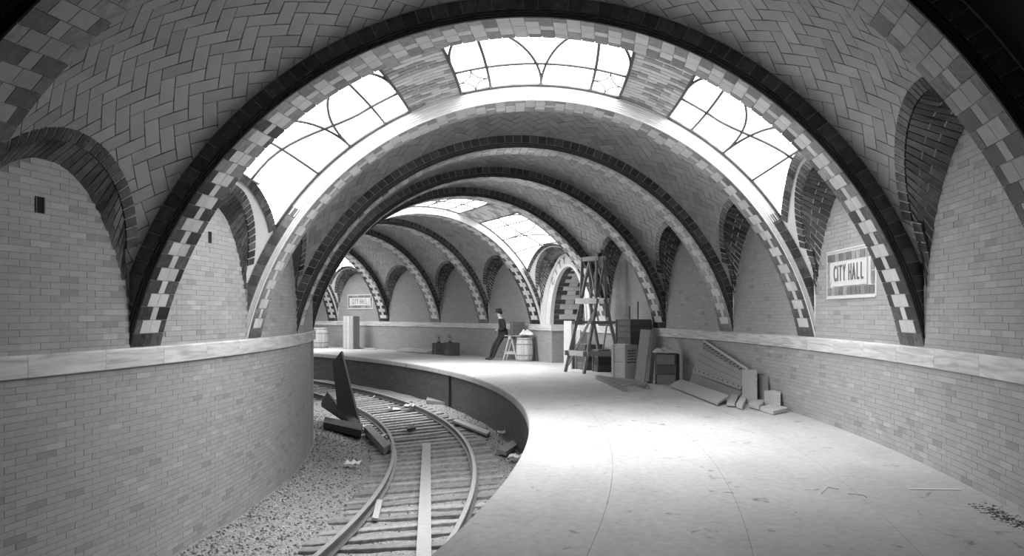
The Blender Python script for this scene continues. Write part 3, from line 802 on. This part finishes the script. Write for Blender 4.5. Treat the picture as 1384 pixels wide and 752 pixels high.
vent(53, 277, RI, -1, .14, .15, 'small dark outlet box in the dim near wall arch'); vent(283, 321, RI, -1, .10, .15, 'small dark slot in the bright wall arch over the track')
# ================================================================== THINGS ON THE PLATFORM
def ang(x): # heading of the outer wall (tangent) at picture column x
    d = wall_depth(x); p = Vector(((x - 692) * d / F, d, 0)); return math.atan2(p.y - CY, p.x - CX) + math.pi / 2
def crate(name, label, loc, rz, lx, ly, lz, mats, nb=4, cat='crate', tilt=(0, 0), group=None, lid=True):
    t = empty(name, label, cat, None, group, loc, rz); t.rotation_euler = (tilt[0], tilt[1], rz)
    th = .02; h = lz / nb
    box('lining', (lx - .06, ly - .06, lz - .03), (0, 0, .005), M_WOODD[0], t, bev=0)
    for i in range(nb):
        z = i * h + .003
        for sy in (-1, 1): box('board', (lx, th, h - .008), (0, sy * (ly / 2 - th / 2), z), random.choice(mats), t, bev=.003)
        for sx in (-1, 1): box('board', (th, ly - 2 * th - .004, h - .008), (sx * (lx / 2 - th / 2), 0, z), random.choice(mats), t, bev=.003)
    n = max(2, int(ly / .2))
    if lid:
        for i in range(n): box('lid_board', (lx, ly / n - .008, th), (0, -ly / 2 + (i + .5) * ly / n, lz - .004), random.choice(mats), t, bev=.003)
    for sx in (-1, 1):
        for sy in (-1, 1): box('batten', (.07, .02, lz), (sx * (lx / 2 - .035), sy * (ly / 2 + .01), 0), random.choice(mats), t, bev=.003)
    return t
def barrel(label, loc, r, h, m, group=None):
    t = empty('barrel', label, 'barrel', None, group, loc); n = 16
    pr = [(0, .86), (.12, .93), (.3, .99), (.5, 1.0), (.7, .99), (.88, .93), (1, .86)]
    for i in range(n):
        a0, a1 = 2 * math.pi * (i + .03) / n, 2 * math.pi * (i + .97) / n
        secs = []
        for (z, k) in pr: secs.append([Vector((r * k * q * math.cos(a), r * k * q * math.sin(a), z * h)) for a, q in ((a0, 1), ((a0 + a1) / 2, 1.012), (a1, 1), (a1, .93), (a0, .93))])
        sweep('stave', secs, random.choice(m), t)
    for z in (.06, .27, .73, .94):
        k = .86 + .14 * (1 - abs(2 * z - 1) ** 2.2); rr = r * k * 1.02
        secs = [[Vector((q * math.cos(a), q * math.sin(a), zz)) for q, zz in ((rr, z * h - .018), (rr + .008, z * h - .018), (rr + .008, z * h + .018), (rr, z * h + .018))] for a in [2 * math.pi * i / 24 for i in range(25)]]
        sweep('hoop', secs, M_WOODM[0], t, caps=False)
    mobj('head', [Vector((r * .82 * math.cos(2 * math.pi * i / 20), r * .82 * math.sin(2 * math.pi * i / 20), h * .96)) for i in range(20)], [tuple(range(20))], m[0], t)
    return t
def trestle(label, loc, rz, length, h, m):
    t = empty('sawhorse', label, 'sawhorse', None, None, loc, rz)
    beam('top_rail', (-length / 2, 0, h - .05), (length / 2, 0, h - .05), .1, .1, m[0], t)
    for sx in (-1, 1):
        for sy in (-1, 1): beam('leg', (sx * (length / 2 - .08), sy * .26, 0), (sx * (length / 2 - .12), sy * .05, h - .06), .07, .04, m[1 % len(m)], t)
        beam('brace', (sx * (length / 2 - .1), -.2, .28), (sx * (length / 2 - .1), .2, .28), .03, .1, m[0], t)
    return t
def lump_cloth(name, label, loc, sx, sy, sz, m, drop=0., seed=1, cat='cloth'):
    rp = random.Random(seed); n = 18; ph = [rp.uniform(0, 6.3) for _ in range(6)]
    def fn(u, v):
        x, y = (u - .5) * 2, (v - .5) * 2; e = max(abs(x), abs(y))
        z = sz * (.55 + .28 * math.sin(5 * x + ph[0]) * math.cos(4 * y + ph[1]) + .2 * math.sin(9 * y + ph[2] + 3 * x)) * (1 - max(0, e - .55) / .45) ** .6
        k = 1 + .08 * math.sin(7 * x + 5 * y + ph[3])
        if drop and e > .7: z -= drop * (e - .7) / .3 * (.7 + .3 * math.sin(8 * (x + y) + ph[4]))
        return Vector((x * sx / 2 * k, y * sy / 2 * k, z))
    o = grid(name, fn, n, n, m); md = o.modifiers.new('thick', 'SOLIDIFY'); md.thickness = .012; md.offset = 1; o.location = loc
    return tag(o, label, cat)
# --- scaffold trestle tower
p1 = PX(764, 503, 0); e1 = Vector((.45, -.893, 0)); e2 = Vector((.893, .45, 0))
tw = empty('scaffold_tower', 'tall wooden scaffold trestle standing in front of the stair portal', 'scaffold', loc=p1 + e1 * .52 + e2 * .62)
tw.rotation_euler = (0, 0, math.atan2(e1.y, e1.x))
LW, LD, H1, H2 = 1.04, 1.24, 2.08, 3.26
for sx in (-1, 1):
    for sy in (-1, 1):
        beam('leg', (sx * LW / 2, sy * LD / 2, 0), (sx * LW * .40, sy * .13, H1), .06, .09, M_WOODM[0], tw)
        beam('upper_post', (sx * LW * .40, sy * .19, H1 - .5), (sx * LW * .38, sy * .12, H2), .055, .08, M_WOODM[0], tw)
    beam('end_rail', (sx * LW * .49, -LD * .52, .55), (sx * LW * .49, LD * .52, .55), .03, .14, M_WOODM[1], tw)
    beam('end_rail', (sx * LW * .44, -LD * .30, 1.42), (sx * LW * .44, LD * .36, 1.42), .03, .08, M_WOODM[0], tw)
    beam('raking_brace', (sx * LW * .42, -.1, H1 + .05), (sx * LW * .39, .12, H2 - .1), .04, .06, M_WOODM[0], tw)
for sy in (-1, 1):
    beam('side_rail', (-LW * .52, sy * LD * .42, .55), (LW * .56, sy * LD * .42, .55), .03, .15, M_WOODL[0], tw)
    beam('side_rail', (-LW * .62, sy * .2, H1 - .05), (LW * .5, sy * .2, H1 - .05), .04, .16, M_WOODL[0], tw)
    beam('cross_brace', (-LW * .40, sy * .16, H1 + .05), (0, sy * .14, H2 - .12), .05, .04, M_WOODM[1], tw)
    beam('cross_brace', (LW * .40, sy * .16, H1 + .05), (0, sy * .14, H2 - .12), .05, .04, M_WOODM[1], tw)
    beam('top_rail', (-LW * .46, sy * .12, H2 - .03), (LW * .48, sy * .12, H2 - .03), .05, .12, M_WOODM[1], tw)
    beam('strut', (-LW * .47, sy * LD * .44, .2), (LW * .44, sy * .24, 1.75), .03, .07, M_WOODM[0], tw)
tube('pulley_knob', [Vector((LW * .5, -.12, H2 + .01)), Vector((LW * .5, -.12, H2 + .1))], .06, M_WOODD[0], tw, 8)
# --- boards behind the scaffold
def onfl(x, y): return PX(x, y, 0)
q = lambda x, b: PD(x, 0, wall_depth(x) - b)
def lean(name, label, x0, x1, ytop, back0, back1, thick, m, cat='board', ybase=None):
    pts = []
    for x in (x0, x1):
        d = wall_depth(x, RO - back0); pts.append(Vector(((x - 692) * d / F, d, 0.0)))
    for x in (x1, x0):
        d = wall_depth(x, RO - back1); pts.append(Vector(((x - 692) * d / F, d, HC - (ytop - YH) * d / F)))
    o = local(quad_slab(name, pts, thick, m)); return tag(o, label, cat)
lean('panel_board', 'pale wide board leaning upright left of the scaffold legs', 762, 772, 434, .85, .62, .04, M_WOODL[1])
lean('panel_board', 'second pale board leaning behind the scaffold', 773, 784, 446, .7, .5, .04, M_WOODL[0])
d = wall_depth(797, RO - .42); crate('crate', 'dark crate half hidden behind the scaffold legs', Vector(((797 - 692) * d / F, d, 0)), ang(800), .8, .55, .75, M_WOODD, 3)
d = wall_depth(816, RO - .36); crate('crate', 'dark crate between the scaffold and the pale lettered crate', Vector(((816 - 692) * d / F, d, 0)), ang(818), .5, .5, .62, M_WOODD, 3)
# --- stack of crates
d = wall_depth(844, RO - .80); c5 = Vector(((844 - 692) * d / F, d, 0)); cr = crate('crate', 'pale upright crate with dark stencilled lines on one side', c5, R(-47), .46, .46, .86, tones('new_pine', [.58, .64], rough=.8, var=.1), 2)
for i in range(5):   # rows of illegible stencil strokes
    x = -.15
    while x < .15:
        l = random.uniform(.03, .08); beam('stencil_mark', (.2345, x, .42 + i * .075), (.2345, min(.17, x + l), .42 + i * .075 + random.uniform(-.01, .01)), .004, .03, M_INK, cr); x += l + .025
d = wall_depth(855, RO - .47); b6 = Vector(((856 - 692) * d / F, d, 0)); a6 = ang(855)
d = wall_depth(868, RO - .25); crate('crate', 'grey crate hidden under the dark topmost crate by the wall', Vector(((868 - 692) * d / F, d, 0)), a6, .9, .34, .87, M_WOODM, 4)
crate('crate', 'dark wide crate topmost of the stack beside the wall', b6 + Vector((0, 0, .885)), a6 + .06, .98, .56, .62, M_WOODD[1:], 4)
for dx, h, lab in ((-.1, .34, 'short dark stick standing on the topmost crate'), (.12, .46, 'taller dark stick standing on the topmost crate')):
    o = b6 + Vector((dx, 0, 1.53)); tag(local(beam('stick', o, o + Vector((.0, 0, h)), .05, .03, M_WOODD[2])), lab, 'stick')
# planks leaning right of the crates
def lplank(x0, c0, x1, y1, c1, w_, th, m, label):
    d0 = wall_depth(x0, RO - c0); d1 = wall_depth(x1, RO - c1); a = Vector(((x0 - 692) * d0 / F, d0, .02)); tag(local(beam('plank', a, PD(x1, y1, d1), w_, th, m, up=Vector((-.55, -.8, 0)))), label, 'plank')
lplank(865, .95, 873, 446, .78, .26, .07, M_WOODL[1], 'pale thick plank leaning against the crates, left of two')
lplank(877, .80, 883, 448, .55, .10, .20, M_WOODM[1], 'grey thick plank leaning against the crates, right of two')
lean('plank', 'short pale plank beside the cloth covered box', 878, 886, 478, .34, .2, .05, M_WOODL[0], 'plank')
# cloth covered box
d = wall_depth(902, RO - .40); b7 = Vector(((902 - 692) * d / F, d, 0)); a7 = ang(902)
crate('crate', 'dark box with a cloth thrown over its top near the wall', b7, a7 - .5, .52, .46, .70, M_WOODD[1:] + M_WOODM[:1], 3)
lump_cloth('cloth', 'crumpled pale cloth draped over the dark box', b7 + Vector((-.08, -.05, .745)), .5, .5, .12, M_CLOTH, .0, 4)
lump_cloth('cloth', 'small crumpled rag on the floor beside the wide board', PX(920, 508, .0) + Vector((0, .0, .01)), .28, .3, .18, M_CLOTH, 0, 9)
# slatted skid lying on the floor
sk = [PX(807, 508, .09), PX(845, 524, .09), PX(876, 521, .09), PX(853, 514, .09)]
ct = sum(sk, Vector()) / 4; t = empty('slatted_skid', 'low slatted wooden skid lying in front of the crates', 'skid', loc=(ct.x, ct.y, 0))
for q0, q1 in ((sk[0], sk[1]), (sk[3], sk[2])): beam('runner', q0 - Vector((ct.x, ct.y, .045)), q1 - Vector((ct.x, ct.y, .045)), .08, .09, M_WOODM[0], t)
for i in range(6):
    f = .06 + i * .175; beam('slat', sk[0].lerp(sk[1], f) - Vector((ct.x, ct.y, -.012)), sk[3].lerp(sk[2], f) - Vector((ct.x, ct.y, -.012)), .1, .022, M_WOODM[1], t)
# --- lath panel and boards against the wall
pq = [WX(934.8, 504, .24), WX(1000, 527, .24), WX(1012, 499.8, .07), WX(952.8, 461, .06)]
lp = empty('nailed_hoarding', 'wide nailed board panel leaning on the wall above loose boards', 'panel', loc=(0, 0, 0))
nb = 5; lb = []
for i in range(nb):
    a, b = i / nb + .004, (i + 1) / nb - .004; qq = [pq[0].lerp(pq[3], a), pq[1].lerp(pq[2], a), pq[1].lerp(pq[2], b), pq[0].lerp(pq[3], b)]
    lb.append(quad_slab('board', qq, .022, random.choice(M_WOODM), lp))
nn = (pq[1] - pq[0]).cross(pq[3] - pq[0]).normalized(); nn = nn if nn.z > 0 else -nn
dn0, dn1 = (pq[0] - pq[3]).normalized(), (pq[1] - pq[2]).normalized()
quad_slab('foot_board', [pq[0] + dn0 * .01 - nn * .03, pq[1] + dn1 * .01 - nn * .03, pq[1] + dn1 * (pq[1].z / -dn1.z) - nn * .03, pq[0] + dn0 * (pq[0].z / -dn0.z) - nn * .03], .03, M_WOODM[0], lp)
beam('top_strip', pq[3] + nn * .02, pq[2] + nn * .02, .045, .03, M_WOODL[1], lp, up=nn)
for i in range(14):
    o = pq[3].lerp(pq[2], (i + .5) / 14) - (pq[3] - pq[0]).normalized() * .05; tube('nail', [o, o + nn * .05 - (pq[3] - pq[0]).normalized() * .03], .009, M_WOODD[0], lb[-1], 5)
for f in (.12, .8):
    for i in range(10):
        o = pq[0].lerp(pq[3], f).lerp(pq[1].lerp(pq[2], f), (i + .6) / 10); tube('nail', [o, o + nn * .02], .01, M_WOODD[0], lb[0] if f < .5 else lb[-1], 5)
def board_px(pts, th, m, label):
    q = [PX(x, y, z) for x, y, z in pts]; q[2] = q[1] + q[3] - q[0]; o = local(quad_slab('board', q, th, m)); return tag(o, label, 'board', 'loose boards below the leaning panel')
board_px([(905, 520.5, .06), (969.5, 545.5, .06), (983.7, 536, .1), (920, 512.5, .14)], .035, M_WOODL[0], 'widest pale board lying flat in front of the leaning panel')
board_px([(982, 545, .07), (993, 546, .07), (1000, 536, .1), (988, 533, .1)], .05, M_WOODL[0], 'narrow board end beside the widest flat board')
board_px([(995, 546, .08), (1003, 549, .08), (1016, 535, .1), (1004, 531, .1)], .06, M_WOODL[2], 'short pale board end second from the widest board')
board_px([(1012, 545, .09), (1026, 549, .09), (1038, 543, .1), (1022, 537, .1)], .07, M_WOODL[1], 'thick board end lying under the upright block')
board_px([(1026, 550, .07), (1045, 556, .07), (1064, 552, .07), (1046, 546, .07)], .06, M_WOODL[2], 'small pale board lying alone nearest along the wall')
lean('short_board', 'pale short board standing on end at the panel edge', 1003, 1020, 500, .34, .16, .05, M_WOODL[0])
lean('short_board', 'dark narrow board standing against the wall beside the panel', 1023, 1028, 505, .18, .08, .05, M_WOODD[2])
lean('short_board', 'grey narrow board standing against the wall beside the panel', 1030, 1035, 508, .16, .06, .05, M_WOODM[0])
lean('wooden_block', 'pale square block standing against the wall past the boards', 1033, 1046, 528, .22, .16, .12, M_WOODL[1], 'block')
tag(local(beam('lath', PX(1228, 661, .004), PX(1299, 662, .004), .06, .004, M_PAPER)), 'thin white lath lying on the bare platform floor', 'lath')
# --- the man's corner: barrel, sawhorse, plank, box, bundle
pw = lambda x, d: Vector(((x - 692) * d / F, d, 0))
barrel('pale wooden barrel standing behind the leaning man', pw(709, 35.0), .30, .82, M_WOODL)
trestle('pale sawhorse the man leans against', pw(692, 35.6), R(75), .7, .86, [M_WOODL[0], M_WOODL[1]])
tag(local(beam('plank', pw(685.5, 35.7) + Vector((0, 0, .885)), pw(719, 35.0) + Vector((0, 0, .885)), .3, .04, M_WOODM[1])), 'grey plank bridging the sawhorse and the barrel', 'plank')
crate('crate', 'dark slatted box standing on the plank behind the man', pw(699.5, 35.5) + Vector((0, 0, .908)), R(5), .5, .24, .46, M_WOODD[1:], 3)
lump_cloth('bundle', 'pale crumpled bundle lying on the plank over the barrel', pw(711.5, 34.95) + Vector((0, 0, .915)), .46, .26, .19, M_CLOTH, 0, 5, 'bundle')
tag(local(beam('stick', pw(727, 34.85), pw(722.5, 35.0) + Vector((0, 0, .84)), .05, .03, M_WOODD[1])), 'dark stick propped beside the barrel', 'stick')
# --- far along the wall
def far(x, back): d = wall_depth(x, RO - back); return Vector(((x - 692) * d / F, d, 0))
p = far(475, .9); t = empty('tall_box', 'tall pale boarded box standing against the far wall', 'box', loc=p, rz=R(-30))
for i in range(3): box('board', (.19, .03, 1.55), (-.2 + i * .2, -.24, 0), M_WOODL[(i + 1) % 3], t)
for i in range(2): box('side_board', (.03, .22, 1.55), (.3, -.12 + i * .23, 0), M_WOODM[1], t)
box('core', (.57, .44, 1.53), (-.0, .0, 0), M_WOODM[0], t)
barrel('pale barrel half hidden at the end of the inner wall', far(433, 1.3), .40, .98, M_WOODL)
tag(local(beam('board', far(488, .35) + Vector((0, 0, .03)), far(509, .4) + Vector((0, 0, .03)), .2, .04, M_WOODL[2])), 'pale board on the floor beside the tall box', 'board')
for (x0, x1, lab) in ((542, 562, 'pale flat board by the far wall, left of a pair'), (563, 584, 'pale flat board by the far wall, right of a pair')):
    a, b = far(x0, .75), far(x1, .75); tag(local(beam('board', a + Vector((0, 0, .1)), b + Vector((0, 0, .1)), .5, .05, M_WOODL[1], up=Vector((0, -.35, 1)))), lab, 'board')
crate('tool_chest', 'dark upright tool chest, left of the far dark boxes', far(592, .85), ang(592), .34, .34, .46, M_WOODD[1:], 2, 'chest')
crate('tool_chest', 'wide dark tool chest, right of the far dark boxes', far(610, .85), ang(610), .62, .4, .5, M_WOODD[1:], 2, 'chest')
def lantern(label, p):
    t = empty('lantern', label, 'lantern', None, 'lanterns on the far chests', p)
    tube('base', [Vector((0, 0, 0)), Vector((0, 0, .05))], .07, M_WOODD[1], t, 10); tube('globe', [Vector((0, 0, .05)), Vector((0, 0, .09)), Vector((0, 0, .15)), Vector((0, 0, .19))], [.045, .06, .06, .04], M_WOODM[1], t, 10)
    tube('cap', [Vector((0, 0, .19)), Vector((0, 0, .24))], [.05, .02], M_WOODD[1], t, 10)
    tube('bail', [Vector((.07 * math.cos(a), 0, .2 + .12 * math.sin(a))) for a in [math.pi * i / 8 for i in range(9)]], .008, M_WOODD[1], t, 5)
lantern('small dark lantern standing on the upright tool chest', far(593, .85) + Vector((0, 0, .478))); lantern('small dark lantern standing on the wide tool chest', far(608, .85) + Vector((0, 0, .518)))
# ================================================================== PERSON
M_SUIT = mat('dark_suit_cloth', .03, .95, .2, scale=30); M_SKIN = mat('pale_skin', .5, .6, .05); M_SHIRT = mat('white_shirt', .7, .9, .05); M_SHOE = mat('black_shoe', .02, .4, .1); M_HAT = mat('dark_felt_hat', .035, .9, .15)
man = empty('person', 'person in dark suit and hat leaning back on a sawhorse, hands clasped', 'person', loc=pw(676, 36.0), rz=0)
fx = Vector((-1, -.12, 0)).normalized(); fy = Vector((fx.y, -fx.x, 0))   # facing left along the platform; fy = away from the camera side
def L(f, s, z): v = fx * f + fy * s; return Vector((v.x, v.y, z))
J = {'pel': (-.10, 0, .93, .145, .125), 'waist': (-.11, 0, 1.08, .165, .14), 'chest': (-.08, 0, 1.28, .20, .155), 'neckb': (-.03, 0, 1.47, .09, .085), 'neck': (0., 0, 1.53, .055, .055), 'head1': (.045, 0, 1.61, .085, .075), 'head2': (.045, 0, 1.71, .09, .08)}
E_ = [('pel', 'waist'), ('waist', 'chest'), ('chest', 'neckb'), ('neckb', 'neck'), ('neck', 'head1'), ('head1', 'head2')]
for s, n in ((-1, 'a'), (1, 'b')):
    off = .08 if s > 0 else 0
    J.update({'hip' + n: (-.08, .095 * s, .90, .108, .108), 'knee' + n: (.13 + off, .10 * s, .50, .078, .078), 'calf' + n: (.19 + off, .10 * s, .33, .07, .07), 'ank' + n: (.27 + off, .10 * s, .09, .045, .045), 'ball' + n: (.37 + off, .105 * s, .045, .045, .038), 'toe' + n: (.46 + off, .105 * s, .035, .034, .028),
              'sh' + n: (-.06, .185 * s, 1.40, .095, .09), 'el' + n: (-.12, .27 * s, 1.14, .066, .066), 'fa' + n: (.0, .20 * s, 1.09, .052, .052), 'wr' + n: (.09, .09 * s, 1.08, .034, .034), 'pa' + n: (.125, .04 * s, 1.065, .035, .028)})
    E_ += [('pel', 'hip' + n), ('hip' + n, 'knee' + n), ('knee' + n, 'calf' + n), ('calf' + n, 'ank' + n), ('ank' + n, 'ball' + n), ('ball' + n, 'toe' + n), ('chest', 'sh' + n), ('sh' + n, 'el' + n), ('el' + n, 'fa' + n), ('fa' + n, 'wr' + n), ('wr' + n, 'pa' + n)]
    for q_, (df, dz) in enumerate(((.075, -.005), (.082, -.025), (.075, -.045), (.06, -.062))):
        J['f%d%s' % (q_, n)] = (.125 + df * .4, s * .02, 1.065 + dz * .6 + .012, .011, .011); J['g%d%s' % (q_, n)] = (.125 + df * .7, -s * .02, 1.055 + dz - .012, .009, .009); E_ += [('pa' + n, 'f%d%s' % (q_, n)), ('f%d%s' % (q_, n), 'g%d%s' % (q_, n))]
    J['t0' + n] = (.145, s * .01, 1.10, .012, .012); J['t1' + n] = (.17, -s * .005, 1.11, .01, .01); E_ += [('pa' + n, 't0' + n), ('t0' + n, 't1' + n)]
keys = list(J); ix = {k: i for i, k in enumerate(keys)}
me = bpy.data.meshes.new('body'); me.from_pydata([tuple(L(*J[k][:3])) for k in keys], [(ix[a], ix[b]) for a, b in E_], [])
o = bpy.data.objects.new('body', me); C.objects.link(o)
o.modifiers.new('skin', 'SKIN')
if not me.skin_vertices: bpy.context.view_layer.objects.active = o
for k in keys:
    v = me.skin_vertices[0].data[ix[k]]; v.radius = (J[k][3], J[k][4]); v.use_root = (k == 'pel')
sm = o.modifiers.new('sub', 'SUBSURF'); sm.levels = 2; sm.render_levels = 2
dg = bpy.context.evaluated_depsgraph_get(); bm2 = bpy.data.meshes.new_from_object(o.evaluated_get(dg)); bpy.data.objects.remove(o)
bm2.name = 'body'; bm2.materials.clear()
for m in (M_SUIT, M_SKIN, M_SHOE): bm2.materials.append(m)
wrp = [L(*J['wr' + n][:3]) for n in 'ab']
for p_ in bm2.polygons:
    c = p_.center; f = c.dot(fx); p_.use_smooth = True
    if c.z > 1.49: p_.material_index = 1
    elif f > .098 and .95 < c.z < 1.13 and min((c - w_).length for w_ in wrp) < .12: p_.material_index = 1
    elif c.z < .1: p_.material_index = 2
bo = bpy.data.objects.new('body', bm2); C.objects.link(bo); bo.parent = man
def lathe(name, prof, c, axis_tilt, m, parent, n=20, sq=(1, 1)):
    secs = [[Vector((r * math.cos(2 * math.pi * i / n) * sq[0], r * math.sin(2 * math.pi * i / n) * sq[1], z)) for i in range(n)] for r, z in prof]
    o = sweep(name, secs, m, parent, smooth=True); o.location = c; o.rotation_euler = axis_tilt; return o
hd = L(.045, 0, 1.0)
hat = lathe('hat', [(.09, -.005), (.165, .012), (.168, .0), (.105, -.002), (.10, .03), (.098, .09), (.085, .125), (.03, .118), (.001, .115)], (hd.x, hd.y, 1.735), (0, R(-8), 0), M_HAT, man, sq=(1.08, .92))
for f, s, z, r, nm, m in ((.135, 0, 1.645, .018, 'nose', M_SKIN), (.115, .035, 1.668, .008, 'eye', M_INK), (.115, -.035, 1.668, .008, 'eye', M_INK), (.03, .08, 1.645, .025, 'ear', M_SKIN), (.03, -.08, 1.645, .025, 'ear', M_SKIN)):
    lathe(nm, [(.001, -r), (r * .7, -r * .7), (r, 0), (r * .7, r * .7), (.001, r)], L(f, s, z), (0, 0, 0), m, man, 8)
lathe('hat_band', [(.104, .0), (.107, .0), (.105, .03), (.101, .03)], (0, 0, .004), (0, 0, 0), M_SHOE, hat, 20, (1.08, .92))
lathe('mouth', [(.001, -.006), (.02, 0), (.001, .006)], L(.118, 0, 1.605), (0, 0, 0), M_INK, man, 8)
lathe('hair', [(.093, 0), (.1, .03), (.098, .07), (.09, .09)], L(.005, 0, 1.65), (0, 0, 0), M_SUIT, man, 14, (.86, .86))
lathe('collar', [(.06, 0), (.072, .0), (.068, .045), (.06, .045)], L(-.005, 0, 1.495), (0, R(-12), 0), M_SHIRT, man, 14)
# jacket skirt over the hips
secs = []
for z, k in ((1.12, 1.0), (1.0, 1.06), (.86, 1.16), (.80, 1.2)):
    secs.append([L(-.105 + .165 * k * math.cos(2 * math.pi * i / 18), .185 * k * math.sin(2 * math.pi * i / 18), z) for i in range(18)])
sweep('jacket_skirt', secs, M_SUIT, man, caps=False, smooth=True)

vs, fs = [], []; rd = random.Random(11)
for i in range(260):
    t_ = rd.random(); c = PX(1322 + 70 * t_ + rd.gauss(0, 7), 683 + 32 * t_ + rd.gauss(0, 3.2), .0)
    if math.hypot(c.x - CX, c.y - CY) > RO - .05: continue
    k = len(vs); sz = rd.uniform(.004, .016)
    for j in range(5): vs.append(c + Vector((sz * rd.uniform(.6, 1.6) * math.cos(j * 1.257), sz * rd.uniform(.6, 1.6) * math.sin(j * 1.257), 0.0005)))
    vs.append(c + Vector((0, 0, sz * .5)))
    for j in range(5): fs.append((k + j, k + (j + 1) % 5, k + 5))
tag(mobj('dirt', vs, fs, mat('dark_dirt', .08, .95, .2)), 'dark dirt swept along the foot of the near platform wall', 'dirt', kind='stuff')
for i, (x0, y0, x1, y1, lab) in enumerate(((1110, 668, 1134, 662, 'bent dark wire scrap on the platform, left of two'), (1146, 668, 1172, 673, 'bent dark wire scrap on the platform, right of two'))):
    a, b = PX(x0, y0, .01), PX(x1, y1, .01); m_ = (a + b) / 2 + Vector((.02, .12 - .2 * i, .02)); tag(local(tube('wire_scrap', [a, a.lerp(m_, .6), m_, b.lerp(m_, .6), b], .003, M_WOODM[0], None, 5)), lab, 'wire')
